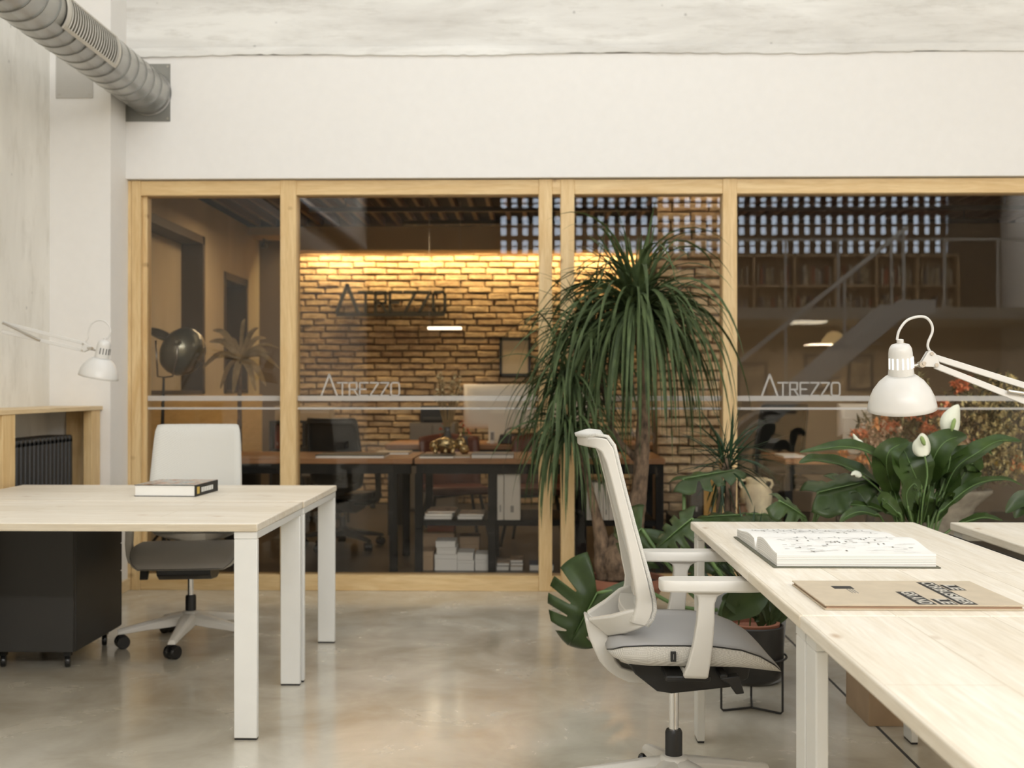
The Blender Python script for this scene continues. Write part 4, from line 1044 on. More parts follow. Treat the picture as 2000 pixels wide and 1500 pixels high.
mleaf((1486, 1150), (1414, 1206), (.1, -1, .3), .15, -.25, [(1490, 1200)], .1, 0)
mleaf((1640, 945), (1745, 975), (0, -.6, .8), .2, .2, [(1560, 1100), (1590, 1020)], .12, 0)
mleaf((1380, 1088), (1350, 1130), (-.2, -.8, .5), .13, .1, [(1440, 1150)], .12, 3)
mleaf((1420, 1075), (1395, 1120), (-.1, -.8, .5), .15, .25, [(1440, 1150)], .12, 3)
b = MB()
for i in range(34):   # thin dark stalks and narrow young leaves crowding the pot
    a = random.uniform(0, 2 * PI); e = R(random.uniform(40, 85)); b.blade((0, 0, .33), (math.cos(a) * math.cos(e), math.sin(a) * math.cos(e), math.sin(e)), random.uniform(.2, .42), random.uniform(.015, .03), random.uniform(.5, 3), 7, .25)
b.build('undergrowth', mt['dark_leaf'], t, smooth=180)

# --- peace lily behind the desk
LYp = 4.6
o0 = at(1786, 1080, LYp); o0.z = 0
t = thing('peace_lily', 'peace lily with glossy leaves and white spathes behind the open book', 'plant', tuple(o0))
MB().lathe([(.12, 0), (.14, .01), (.17, .42), (.17, .45), (.155, .45), (.15, .41), (0, .41)], n=36).build('pot', mt['charcoal'], t)
A = lambda x, y, dy=0: at(x, y, LYp + dy) - o0
def lleaf(px, w_, face=(0, -1, .4), dys=None, fold=.2, prof=None, stalk=True):
    n = len(px); pts = [A(x, y, (dys[i] if dys else 0)) for i, (x, y) in enumerate(px)]
    b = MB(); pathleaf(b, pts, w_, face, fold, prof, wave=.08); o = b.build('leaf', mt['lily_leaf'], t, smooth=180)
    sp_ = smooth_path(pts, 6); fv = Vector(face).normalized() * .0015; MB().tube([p + fv for p in sp_[:-3]], [.0028 - .0018 * i / len(sp_) for i in range(len(sp_) - 3)], 6).build('midrib', mt['stem'], o, smooth=180)
    if stalk:
        q = Vector((random.uniform(-.06, .06), random.uniform(-.06, .06), .40)); d = pts[1] - pts[0]
        MB().tube(smooth_path([q, q.lerp(pts[0], .5) + Vector((0, 0, .04)), pts[0], pts[0] + d * .35], 4), [.0045] * 12 + [.002], 6).build('stalk', mt['stem'], t, smooth=180)
lleaf([(1733, 936), (1724, 909), (1694, 882), (1650, 873), (1610, 877), (1560, 884)], .075, (0, -.55, .85), (0, -.03, -.06, -.08, -.08, -.05))
lleaf([(1730, 958), (1688, 928), (1640, 908), (1590, 899), (1560, 905)], .085, (0, -.5, .85), (.1, .05, .05, 0, 0))
lleaf([(1746, 966), (1732, 915), (1738, 880), (1775, 861)], .105, (-.5, -1, .1), (0, -.06, -.08, -.04))
lleaf([(1800, 958), (1782, 918), (1768, 885), (1756, 862)], .165, (.1, -1, .25), (-.05, -.08, -.05, 0))
lleaf([(1814, 942), (1824, 895), (1848, 862), (1888, 850)], .12, (-.35, -.8, .5), (0, -.05, -.05, 0))
lleaf([(1823, 957), (1832, 914), (1868, 889), (1916, 878), (1939, 890)], .07, (0, -.5, .85), (.05, .05, .02, 0, 0))
lleaf([(1844, 962), (1868, 914), (1910, 884), (1950, 862), (1996, 862)], .09, (-.2, -.55, .85), (0, -.02, -.04, 0, 0))
lleaf([(1832, 1006), (1868, 972), (1910, 945), (1961, 937), (1999, 950)], .05, (0, -.4, .9), (-.1, -.1, -.05, 0, 0))
lleaf([(1745, 1008), (1700, 990), (1646, 987), (1592, 997)], .04, (0, -.5, .9), (0, 0, 0, 0))
lleaf([(1745, 985), (1700, 962), (1668, 958), (1640, 972)], .09, (0, -.45, .9), (.15, .15, .15, .15))
lleaf([(1850, 985), (1880, 930), (1900, 905), (1890, 935)], .11, (0, -.9, .3), (.2, .2, .2, .2))
lleaf([(1775, 1000), (1770, 965), (1785, 945), (1795, 960)], .06, (.3, -1, .2), (-.2, -.2, -.2, -.2))
lleaf([(1760, 1010), (1735, 985), (1722, 975), (1730, 1004)], .06, (.3, -1, .3), (-.2, -.2, -.2, -.2))
lleaf([(1830, 1000), (1850, 960), (1860, 930), (1855, 905)], .08, (-.3, -1, .3), (.1, .1, .1, .1))
lleaf([(1720, 1010), (1685, 1000), (1660, 1006), (1640, 1020)], .05, (0, -.6, .8), (-.1, -.1, -.1, -.1))
lleaf([(1870, 1025), (1915, 1012), (1935, 1013), (1960, 1018)], .05, (0, -.4, .9), (0, 0, 0, 0))
for i in range(16):
    x = random.uniform(1735, 1865); y = random.uniform(925, 985); lean = (x - 1790) * .25
    lleaf([(x * .5 + 895, 1022), (x * .8 + 1790 * .2, (y + 1015) / 2), (x, y), (x + lean, y - random.uniform(8, 25))], random.uniform(.02, .05), (random.uniform(-.5, .5), -1, .3), (0, random.uniform(-.1, .1), random.uniform(-.15, .15), random.uniform(-.15, .15)), stalk=False)
def spathe(pts, w_, sp, stem, face, dy=0):
    b = MB(); pathleaf(b, [A(x, y, dy) for x, y in pts], w_, face, -.28, lambda q: max(0, math.sin(PI * q ** .62)) ** .8)
    o = b.build('spathe', mt['spathe'], t, smooth=180, solid=.001)
    if sp:
        p, q = A(*sp[0], dy - .02), A(*sp[1], dy - .02); MB().tube([p, p.lerp(q, .3), p.lerp(q, .8), q], [.004, .0085, .008, .003], 12).build('spadix', mt['spadix'], t, smooth=180)
    MB().tube(smooth_path([A(x, y, dy) for x, y in stem] + [Vector((0.02, 0, .40))], 4), .0035, 6).build('flower_stalk', mt['stem'], t, smooth=180)
spathe([(1858, 850), (1857, 825), (1864, 806), (1872, 790)], .075, ((1858, 842), (1865, 817)), [(1858, 852), (1856, 890), (1850, 925), (1828, 990)], (-.2, -1, 0))
spathe([(1806, 892), (1803, 874), (1803, 858), (1800, 846)], .070, ((1806, 870), (1799, 852)), [(1806, 890), (1811, 930), (1800, 1000)], (0, -1, .1), -.12)
spathe([(1686, 878), (1680, 868), (1673, 860), (1666, 847)], .028, None, [(1687, 878), (1710, 925), (1725, 960), (1750, 1010)], (-.3, -1, 0), .1)
spathe([(1683, 930), (1675, 924), (1668, 923), (1662, 928)], .028, None, [(1684, 930), (1720, 960), (1750, 1010)], (-.2, -.8, .6), .0)
spathe([(1758, 920), (1752, 912), (1751, 906), (1750, 900)], .015, None, [(1758, 920), (1765, 960), (1780, 1010)], (0, -1, .1), -.1)
spathe([(1852, 918), (1856, 905), (1862, 895), (1868, 884)], .03, None, [(1852, 918), (1845, 960), (1828, 1000)], (-.2, -1, 0), .12)
# leaf reaching in from a neighbour at the right edge
o0 = at(2050, 1080, 4.6); o0.z = 0
t = thing('leafy_plant', 'broad green leaves of another plant entering at the right edge', 'plant', tuple(o0))
MB().lathe([(.10, 0), (.13, .36), (.14, .38), (.12, .38), (.11, .35), (0, .35)], n=28).build('pot', mt['charcoal'], t)
A = lambda x, y, dy=0: at(x, y, 4.6 + dy) - o0
for px, w_ in (([(2030, 985), (2005, 975), (1985, 982), (1964, 1002)], .07), ([(2030, 1000), (2010, 990), (1990, 1000), (1982, 1012)], .05), ([(2040, 980), (2050, 940), (2070, 930), (2090, 945)], .08)):
    b = MB(); pathleaf(b, [A(x, y) for x, y in px], w_, (0, -.8, .6)); b.build('leaf', mt['monstera'], t, smooth=180)
    MB().tube(smooth_path([Vector((0, 0, .35)), A(px[0][0] + 5, 1050), A(*px[0])], 4), .004, 6).build('stalk', mt['stem'], t, smooth=180)

# --- small potted plant in a black pot on a wire stand
SY = 4.32
o0 = at(1468, 1390, SY); o0.z = 0
t = thing('potted_plant', 'small philodendron in a round black pot on a wire stand beside the chair', 'plant', tuple(o0))
MB().lathe([(.02, .098), (.075, .102), (.108, .125), (.118, .16), (.118, .315), (.112, .318), (.108, .30), (0, .30)], n=44).build('pot', mt['black_metal'], t)
MB().lathe([(.100, .295), (.104, .325), (.092, .327), (.088, .305), (0, .305)], n=36).build('nursery_pot', mt['terracotta'], t)
A = lambda x, y, dy=0: at(x, y, SY + dy) - o0
for px, w_ in (([(1508, 1225), (1512, 1190), (1505, 1165), (1498, 1148)], .035), ([(1500, 1232), (1530, 1205), (1545, 1190), (1558, 1186)], .025), ([(1505, 1230), (1495, 1195), (1480, 1180), (1470, 1182)], .03), ([(1495, 1228), (1520, 1196), (1526, 1172), (1520, 1150)], .03), ([(1498, 1230), (1512, 1215), (1528, 1192), (1535, 1165)], .02),
               ([(1466, 1204), (1476, 1196), (1486, 1204), (1484, 1226)], .075), ([(1500, 1160), (1470, 1165), (1440, 1185), (1412, 1208)], .13), ([(1445, 1200), (1430, 1180), (1420, 1170), (1410, 1172)], .05)):
    b = MB(); pathleaf(b, [A(x, y) for x, y in px], w_, (.1, -1, .3)); b.build('leaf', mt['monstera'], t, smooth=180)
    MB().tube(smooth_path([Vector((random.uniform(-.03, .05), 0, .30)), A(px[0][0], 1240), A(*px[0])], 4), .003, 6).build('stalk', mt['stem'], t, smooth=180)
ws = thing('plant_stand', 'thin black wire stand holding the round black pot', 'plant stand', tuple(o0))
R0 = .128
MB().tube([(R0 * math.cos(2 * PI * k / 36), R0 * math.sin(2 * PI * k / 36), .20) for k in range(37)], .004, 8, False).build('ring', mt['black_metal'], ws)
for k, a in enumerate((200, 320, 80)):
    a = R(a); c_, s_ = math.cos(a), math.sin(a)
    MB().tube([(R0 * c_, R0 * s_, .20), (R0 * c_, R0 * s_, .012), ((R0 - .008) * c_, (R0 - .008) * s_, .0045), (0, 0, .0045)], .0042, 8).build('leg', mt['black_metal'], ws)
# ============================================================ THINGS BEYOND THE GLASS
def X_(px, Y): return at(px, 760, Y).x
def simple(name, label, cat, loc, boxes, group=None):
    """boxes: (part name, material, [(x0,x1,y0,y1,z0,z1), ...])"""
    t = thing(name, label, cat, loc, 0, group)
    for nm, m_, bs in boxes:
        for q in bs: MB().box(*q).build(nm, mt[m_] if isinstance(m_, str) else m_, t, smooth=0, bevel=.002)
    return t
mt['inner_black'] = M('black frame paint', (.012, .012, .012), .65, spec=.2)
# long worktables with brown tops right behind the glass
Y1 = 7.46
def worktable(label, x0, x1, legs):
    t = thing('worktable', label, 'table', (x0, Y1, 0)); L = x1 - x0
    MB().box(0, L, 0, .80, .705, .74).build('tabletop', mt['oak_top'], t, bevel=.003)
    MB().box(0.01, L - .01, .012, .045, .64, .704).build('apron', mt['inner_black'], t, smooth=0); MB().box(0.01, L - .01, .76, .79, .64, .704).build('apron', mt['inner_black'], t, smooth=0)
    for x in legs:
        for y in (.012, .74): MB().box(x, x + .05, y, y + .05, 0, .64).build('leg', mt['inner_black'], t, smooth=0)
    return t
worktable('brown worktable behind the second glass pane carrying the black folder', -2.35, -.80, (.0, 1.40))
wt2 = worktable('brown worktable behind the plants with open metal shelves below', -.785, .845, (.0, .478, 1.07, 1.57))
worktable('brown worktable in the dim area behind the right glass pane', 1.62, 2.20, (.0, .53))
for x0, x1 in ((.051, .477), (.529, 1.069), (1.121, 1.569)): MB().box(x0, x1, .03, .70, .30, .335).build('shelf_board', mt['inner_black'], wt2, smooth=0)
SZ = .336
def stack(nm, label, x, y, z, w_, d, layers, cat='books', rz=0):
    for k, (h, m_, dx) in enumerate(layers):
        lb_ = label[k]; t = thing(nm, lb_, 'book', (x + dx, y + abs(dx), z), rz)
        MB().box(.003, w_ - .003, .003, d - .003, .002, h - .002).build('page_block', mt['paper'], t, smooth=0)
        MB().box(0, w_, 0, d, h - .002, h).build('cover', m_, t, smooth=0); z += h + .0006
cvA = M('magazine cover', (.5, .38, .26), .5, var=.7, vs=(16, 16, 16)); cvB = M('brown magazine cover', (.42, .3, .2), .5, var=.6, vs=(20, 20, 20))
xs_ = X_(826, Y1)
stack('magazine', ['bottom magazine of the left pile on the low shelf', 'middle magazine of the left pile on the low shelf', 'top magazine of the left pile on the low shelf'], xs_ + .0, Y1 + .065, SZ, .185, .27, ((.018, mt['paper'], 0), (.022, cvA, .004), (.012, cvB, .02)))
stack('magazine', ['lower magazine of the right pile on the low shelf', 'upper magazine of the right pile on the low shelf'], X_(892, Y1), Y1 + .065, SZ, .165, .26, ((.022, mt['paper'], 0), (.014, cvA, .01)))
pm = M('white binder', (.74, .71, .65), .55)
bx = X_(970.5, Y1)
def binder(label, x, w_, h, d=.24, grp=None, name='binder', z=SZ, y=Y1 + .045, m_=None):
    t = thing(name, label, 'binder', (x, y, z), 0, grp)
    MB().box(0, w_, 0, d, 0, h).build('case', m_ or pm, t, bevel=.002)
    if w_ > .03: MB().box(w_ * .4, w_ * .6, -.0008, 0, h * .15, h * .28).build('spine_text', mt['soft_ink'], t, smooth=0)
    return t
binder('tall narrow white binder standing left on the low shelf', bx, .042, .355)
binder('wide white box file beside the tall narrow white binder', bx + .046, .105, .335)
x = X_(1146, Y1)
for k, w_ in enumerate((.030, .045, .03, .035, .03, .025)):
    binder(['white binder behind the thin palm trunk, first of the row', 'thick white binder second in the row behind the thin trunk', 'white binder third in the row behind the thin trunk', 'white binder fourth in the row behind the palm', 'white binder fifth in the row behind the chair back', 'white binder last in the row behind the palm trunk'][k], x, w_, .235 + .012 * (k % 2)); x += w_ + .002
# things on the floor below the shelf
def box_(label, x0, x1, z0, z1, y, m_='paper', name='box', d=.2, detail=True):
    t = thing(name, label, 'box', (x0, y, z0))
    w_ = x1 - x0; h = z1 - z0
    MB().box(0, w_, 0, d, 0, h * .72).build('box_body', mt[m_] if isinstance(m_, str) else m_, t, bevel=.0015)
    MB().box(-.001, w_ + .001, -.001, d + .001, h * .72 + .0004, h).build('lid', mt[m_] if isinstance(m_, str) else m_, t, bevel=.0015)
    return t
Yb = Y1 + .075; S3 = F / Yb
XX = lambda px: X_(px, Yb)
box_('cardboard box on the floor at the left below the shelf', XX(820), XX(846), .0, .125, Yb, 'card', 'cardboard_box')
box_('cardboard box stacked on another below the red box', XX(819), XX(882), .127, .225, Yb + .22, 'card', 'cardboard_box')
box_('cardboard box hidden lowest at the back below the red box', XX(822), XX(884), .0, .125, Yb + .22, 'card', 'cardboard_box')
box_('flat red box lying on top of the cardboard boxes', XX(829), XX(882), .227, .268, Yb + .22, M('faded red carton', (.42, .13, .07), .6), 'red_box')
box_('largest white box on the floor under the shelf', XX(849), XX(893), .0, .105, Yb)
box_('small white box second in the stack on the largest white box', XX(853), XX(891), .106, .150, Yb)
box_('small white box with grey print topmost of the tall stack', XX(851), XX(889), .151, .192, Yb)
box_('white box at the bottom of the middle stack', XX(893.5), XX(926), .0, .067, Yb)
box_('white box on top of the middle stack', XX(893.5), XX(924), .068, .118, Yb)
box_('white box at the bottom of the right stack beside the leg', XX(928), XX(957), .0, .07, Yb)
box_('white box on top of the right stack beside the leg', XX(928), XX(955), .071, .107, Yb)
box_('brown carton behind the middle white boxes under the shelf', XX(893), XX(932), .0, .19, Yb + .25, 'card', 'cardboard_box')
stack('magazine', ['lower magazine on the floor left of the dark upright', 'upper magazine on the floor left of the dark upright'], X_(969, Yb), Yb, 0, .085, .2, ((.03, mt['soft_ink'], 0), (.02, cvA, .003)))
stack('magazine', ['lowest magazine of the floor pile near the double post', 'middle magazine of the floor pile near the double post', 'top magazine of the floor pile near the double post'], X_(996, Yb), Yb, 0, .085, .2, ((.03, cvB, 0), (.02, mt['soft_ink'], .003), (.02, cvB, 0)))
stack('magazine', ['blue booklet on the floor just left of the double post'], X_(1034, Yb), Yb, 0, .16, .2, ((.04, M('dark blue cover', (.03, .05, .12), .5), 0),))
binder('thick black box file behind the right wooden post', X_(1345, Y1), .075, .26, z=.336 if False else 0.0, name='box_file', m_=mt['black_metal'])
for o in bpy.data.objects:
    if o.get('label') == 'thick black box file behind the right wooden post': o.location = (X_(1346, Y1 + .1), Y1 + .1, .50); bf = o
t = thing('side_cabinet', 'low dark cabinet behind the glass carrying the stone jar and box files', 'cabinet', (.90, Y1 - .04, 0))
MB().box(0, .68, 0, .5, 0, .355).build('body', mt['charcoal'], t, bevel=.002)
MB().box(.01, .335, -.012, -.0005, .01, .345).build('door', mt['charcoal'], t, bevel=.002); MB().box(.345, .67, -.012, -.0005, .01, .345).build('door', mt['charcoal'], t, bevel=.002)
bf.location = (X_(1346, Y1 + .1), Y1 + .02, .357)
binder('mustard yellow box file between the black file and the post', X_(1371, Y1 + .1), .095, .245, z=.357, y=Y1 + .02, name='box_file', m_=M('mustard board', (.45, .26, .06), .6))
# stone jar and clay jar
p = at(1478, 1000, Y1 + .1); t = thing('stone_jar', 'pale weathered stone jar with round shoulders right of the post', 'jar', (p.x, Y1 + .12, .357))
mt['stone'] = M('weathered stone', (.80, .68, .48), .7, var=.35, vs=(8, 8, 8), bmp=.5)
MB().lathe([(.07, 0), (.085, .02), (.10, .10), (.104, .15), (.095, .185), (.068, .205), (.062, .215), (.075, .245), (.075, .252), (.062, .252), (.055, .23), (0, .22)], n=36).build('body', mt['stone'], t, smooth=50)
MB().tube([(-.07, 0, .24), (-.10, 0, .235), (-.108, 0, .21), (-.09, 0, .18)], .009, 8).build('handle', mt['stone'], t)
MB().tube([(.07, 0, .24), (.10, 0, .235), (.108, 0, .21), (.09, 0, .18)], .009, 8).build('handle', mt['stone'], t)
p = at(1450, 1000, Y1); t = thing('clay_jar', 'small brown clay jar in front of the pale stone jar', 'jar', (p.x - .0, Y1 + .02, .357))
MB().lathe([(.025, 0), (.036, .02), (.038, .05), (.025, .07), (.022, .08), (.03, .092), (.02, .092), (0, .08)], n=28).build('body', M('brown clay', (.2, .11, .06), .6), t, smooth=50)
MB().tube([(-.028, 0, .088), (-.02, 0, .125), (.02, 0, .125), (.028, 0, .088)], .002, 6).build('handle', mt['steel'], t)

# on the worktables
def flat(nm, label, x0, x1, y, d, h, m_, cat='folder', z=.7405, edge='paper'):
    t = thing(nm, label, cat, (x0, y, z)); MB().box(.002, x1 - x0 - .002, .002, d - .002, 0, h * .7).build('page_block', mt[edge], t, smooth=0)
    MB().box(0, x1 - x0, 0, d, h * .7 + .0004, h).build('cover', mt[m_] if isinstance(m_, str) else m_, t, smooth=0)
flat('folder', 'wide black folder lying on the worktable left of the dark gap', X_(613, Y1), X_(752, Y1 + .1), Y1 + .05, .3, .02, 'charcoal')
flat('folder', 'brown envelope on the worktable behind the black folder', X_(735, Y1 + .5), X_(800, Y1 + .5), Y1 + .45, .25, .015, 'kraft')
flat('folder', 'black portfolio beside the metal sculpture', X_(818, Y1), X_(885, Y1), Y1 + .03, .24, .018, 'charcoal')
flat('folder', 'grey bound report at the right on the worktable', X_(920, Y1), X_(1003, Y1), Y1 + .05, .26, .028, M('grey report', (.35, .34, .33), .6))
flat('folder', 'yellow brown envelope between portfolio and grey report', X_(886, Y1 + .1), X_(918, Y1 + .1), Y1 + .10, .2, .01, 'kraft')
flat('folder', 'white paper pile on the worktable behind the palm trunk', X_(1150, Y1), X_(1215, Y1), Y1 + .1, .25, .02, 'paper')
# metal sculpture: lumpy crouching figures
sx = X_(878, 7.8); t = thing('sculpture', 'shiny gold and silver animal sculpture crouching on the worktable', 'sculpture', (sx, 7.83, .748))
gold = M('tarnished gold', (.55, .42, .22), .25, .85, var=.5, vs=(18, 18, 18)); 
def blob(mb, c, r, n=14, nz=.12):
    c = Vector(c); rows = []
    for i in range(n + 1):
        th = PI * i / n; rows.append([c + Vector((r[0] * math.sin(th) * math.cos(2 * PI * k / n), r[1] * math.sin(th) * math.sin(2 * PI * k / n), r[2] * math.cos(th))) * (1) + Vector((random.uniform(-1, 1), random.uniform(-1, 1), random.uniform(-1, 1))) * nz * min(r) * (1 if 0 < k < n else 0) for k in range(n + 1)])
    mb.grid(rows)
b = MB(); blob(b, (-.03, 0, .065), (.085, .05, .05)); blob(b, (.075, 0, .07), (.04, .04, .045)); blob(b, (-.11, 0, .055), (.03, .03, .035))
for x in (-.09, -.02, .03): b.tube([(x, -.02, .06), (x - .01, -.035, .02), (x, -.04, .0)], [.02, .014, .016], 10)
b.build('body', gold, t, smooth=180)
b = MB(); blob(b, (.10, -.03, .035), (.035, .03, .032)); b.tube([(.06, 0, .10), (.075, 0, .135), (.07, 0, .15)], [.012, .009, .004], 8); b.build('head', gold, t, smooth=180)
# flowers near the sculpture
coral = M('coral petals', (.62, .14, .06), .6)
def sprig(name, label, x, y, z, heads, m_, hr, stem_m='stem', vase=None):
    t = thing(name, label, 'flowers', (x, y, z))
    if vase: MB().lathe(vase, n=24, caps=False).build('vase', M('smoked glass vase', (.10, .10, .10), .1), t, solid=.003)
    sb_ = MB(); hb = MB()
    for hx, hz, hy in heads:
        sb_.tube(smooth_path([Vector((0, 0, .02)), Vector((hx * .35, hy * .4, hz * .55)), Vector((hx, hy, hz))], 4), .0022, 5)
        for k in range(7):
            a = random.uniform(0, 2 * PI); e = random.uniform(-.6, 1.2); d = Vector((math.cos(a) * math.cos(e), math.sin(a) * math.cos(e), math.sin(e)))
            hb.blade(Vector((hx, hy, hz)), d, hr, hr * .8, 2, 4, .3)
    sb_.build('stems', mt[stem_m], t, smooth=180); hb.build('blossoms', m_, t, smooth=180); return t
sprig('coral_flowers', 'coral orange flowers in a small vase left behind the sculpture', X_(866, 8.05), 8.05, .741, [(-.02, .17, 0), (.0, .20, .02), (.03, .22, 0), (-.01, .13, -.02)], coral, .022, vase=[(.02, 0), (.026, .03), (.014, .09), (.016, .11)])
sprig('coral_flowers', 'coral orange flowers in a dark vase beside the monitor', X_(908, 8.05), 8.05, .741, [(-.02, .22, 0), (.02, .16, 0), (.03, .14, .02), (-.01, .19, 0)], coral, .022, vase=[(.02, 0), (.026, .04), (.016, .10), (.018, .12)])
hd_ = [(random.choice((-.055, -.04, .045, .06)) + random.uniform(-.035, .035), random.uniform(.34, .56), random.uniform(-.05, .05)) for _ in range(75)]
sprig('dried_flowers', 'dried pale flowers on thin stems in a glass vase before the bricks', X_(874, 7.95), 7.95, .741, hd_, M('dried cream blossoms', (.88, .78, .52), .7), .018, 'dry_leaf', vase=[(.03, 0), (.032, .10), (.02, .16), (.024, .19)])

# second row of desks and its monitors
Y2 = 9.3
t = thing('worktable', 'second row brown worktable carrying the two silver monitors', 'table', (X_(752, Y2), Y2, 0)); L = 2.2
MB().box(0, L, 0, .8, .70, .74).build('tabletop', mt['oak_top'], t, bevel=.003); MB().box(.05, L - .05, .03, .06, .60, .699).build('modesty_panel', mt['charcoal'], t, smooth=0)
for x in (.02, L - .07):
    for y in (.02, .72): MB().box(x, x + .05, y, y + .05, 0, .699).build('leg', mt['charcoal'], t, smooth=0)
alu = M('silver aluminium', (.90, .84, .72), .4)
def monitor(label, x0, w_, h, y, z, chin=True, mm=None):
    t = thing('monitor', label, 'monitor', (x0 + w_ / 2, y, z))
    m_ = mm or alu
    b = MB(); secs = []
    for (ins, yy) in ((0, .02), (0, .012), (.02, -.01), (.10, -.03), (.18, -.036)):
        secs.append([Vector((-w_ / 2 + ins * w_, yy, .12 + ins * h)), Vector((w_ / 2 - ins * w_, yy, .12 + ins * h)), Vector((w_ / 2 - ins * w_, yy, .12 + h - ins * h)), Vector((-w_ / 2 + ins * w_, yy, .12 + h - ins * h))])
    b.loft(secs); b.build('back_shell', m_, t, smooth=60)
    MB().box(-w_ / 2 + .012, w_ / 2 - .012, .0201, .0215, .13 + (.06 if chin else 0), .11 + h).build('screen', mt['black_plastic'], t, smooth=0)
    MB().prism([(-.09, -.045, .25), (-.09, -.035, .25), (-.09, .01, .012), (-.09, -.01, .012)], (.18, 0, 0)).build('stand_neck', m_, t, smooth=0)
    MB().box(-.10, .10, -.09, .09, 0, .012).build('stand_foot', m_, t, bevel=.003)
    return t
monitor('large silver monitor seen from behind left of the hanging palm leaves', X_(905, Y2 + .3), .60, .37, Y2 + .3, .741)
monitor('silver monitor seen from behind, mostly covered by the palm leaves', X_(1056, Y2 + .3), .42, .37, Y2 + .3, .741)
simple('phone', 'small white phone standing upright before the silver monitor', 'phone', (X_(957, Y2 + .1), Y2 + .12, .741), [('body', 'paper', [(0, .035, 0, .03, 0, .105)]), ('screen', 'soft_ink', [(.004, .031, -.0005, 0, .03, .095)])])
t = thing('handbag', 'dark bag lying on the second table before the monitor', 'bag', (X_(972, Y2 + .1), Y2 + .05, .741))
MB().prism([(0, 0, 0), (.26, 0, 0), (.25, 0, .075), (.02, 0, .08)], (0, .11, 0)).build('body', M('dark leather', (.03, .025, .025), .5), t, bevel=.01)
MB().tube(smooth_path([Vector((.05, .05, .07)), Vector((.08, .05, .12)), Vector((.15, .05, .13)), Vector((.20, .05, .07))], 4), .005, 8).build('handle', mt['black_plastic'], t)
# linear lamp in front of the bricks
t = thing('linear_lamp', 'short bright bar lamp hanging before the brick wall', 'lamp', (X_(835, 10.2), 10.2, at(868, 643, 10.2).z))
MB().box(0, .30, 0, .09, .0, .022).build('diffuser', M('lit bar diffuser', (1, 1, 1), .5, emit=(1, .9, .68), es=3.2), t, bevel=.004)
for q in (.01, .288): MB().box(q, q + .002, .044, .046, .022, IC - t.location.z + .07).build('hanging_wire', mt['steel'], t, smooth=0)
area('bar_lamp_light', (X_(868, 10.2), 10.2, at(868, 643, 10.2).z - .03), (0, 0, 0), .3, .08, 4, (1, .85, .6))
# sign on the brick wall
SYw = 11.80; p0 = at(657, 618, SYw); ppm = F / SYw
t = thing('wall_sign', 'dark metal ATREZZO letters above a bar on the brick wall', 'sign', (p0.x, SYw, p0.z))
sg_ = M('dark sign metal', (.045, .045, .042), .5, .3)
W_ = (870 - 657) / ppm; MB().box(0, W_, -.01, .02, 0, .036).build('bar', sg_, t, smooth=0)
b = MB(); word(b, 0, .034, W_ * 1.0, (612 - 571) / ppm, (612 - 557) / ppm, .030, -.005, .02); b.build('lettering', sg_, t, smooth=0)
for x in (.1, W_ - .1): MB().box(x, x + .01, .02, .07, .01, .02).build('bracket', sg_, t, smooth=0)
# framed picture on the bricks
p0 = at(975, 735, 11.8); t = thing('picture_frame', 'black framed blank picture on the brick wall above the monitor', 'picture', (p0.x, 11.80, p0.z))
w_, h = 62 / ppm, 76 / ppm
MB().box(0, w_, 0, .03, 0, .03).box(0, w_, 0, .03, h - .03, h).box(0, .03, 0, .03, 0, h).box(w_ - .03, w_, 0, .03, 0, h).build('frame', mt['black_metal'], t, smooth=0)
MB().box(.03, w_ - .03, .012, .02, .03, h - .03).build('print', M('cream print', (.62, .52, .36), .6), t, smooth=0)
# task chairs and leather chairs inside
for k, (x, y, rz, lab) in enumerate(((-1.45, 8.62, 75, 'dark office chair tucked behind the dark worktable in second pane'), (1.8, 8.8, 110, 'dark office chair behind the table in the right pane'))):
    c = copy_tree(ch1); c.location = (x, y, 0); c.rotation_euler = (0, 0, R(rz)); c['label'] = lab
    for q in c.children:
        if q.type == 'MESH':
            if k == 0 and not q.name.startswith('column_sleeve'): q.location.z -= .10
            q.data = q.data.copy(); nm = q.name.split('.')[0]
            if nm not in ('gas_column',): q.data.materials.clear(); q.data.materials.append(mt['charcoal'] if nm != 'back_mesh' else mt['black_plastic'])
        elif q.name.startswith('star_base') and k == 0:
            for q2 in q.children:
                if q2.name.startswith('star_frame'): q2.data = q2.data.copy(); q2.data.materials.clear(); q2.data.materials.append(mt['charcoal'])
leather = M('red brown leather', (.13, .035, .018), .42, var=.2)
def lchair(label, x, y, rz):
    t = thing('leather_chair', label, 'chair', (x, y, 0), R(rz))
    b = MB(); g = []
    for i in range(9):
        u = i / 8; z = .40 + .42 * u; yy = .20 + .08 * u; g.append([Vector((-.23 + .46 * k / 10, yy - .10 * abs(k / 5 - 1) ** 2, z + .02 * math.sin(k / 10 * PI))) for k in range(11)])
    b.grid(g); b.build('backrest', leather, t, solid=.03, smooth=180)
    MB().box(-.23, .23, -.24, .20, .40, .46).build('seat', leather, t, bevel=.02, seg=3)
    for sx_ in (-1, 1):
        for sy in (-1, 1): MB().tube([(.17 * sx_, .16 * sy, .40), (.24 * sx_, .25 * sy, .012)], .013, 8).build('leg', mt['black_metal'], t)
    MB().tube([(-.17, -.16, .38), (.17, .16, .38)], .01, 8).build('stretcher', mt['black_metal'], t)
lchair('brown leather chair seen through the shelf at its left end', -.62, 8.75, 15)
lchair('brown leather chair seen through the shelf near the double post', .02, 8.75, -10)
simple('wooden_crate', 'warm lit wooden crate on floor seen through the open shelf', 'crate', (-.50, 9.42, 0), [('side', 'oak_top', [(0, .42, 0, .02, .0, .55)]), ('side', 'oak_top', [(0, .02, .021, .38, 0, .55), (.40, .42, .021, .38, 0, .55)]), ('bottom', 'oak_top', [(.021, .399, .021, .38, 0.001, .02)])]) if False else None
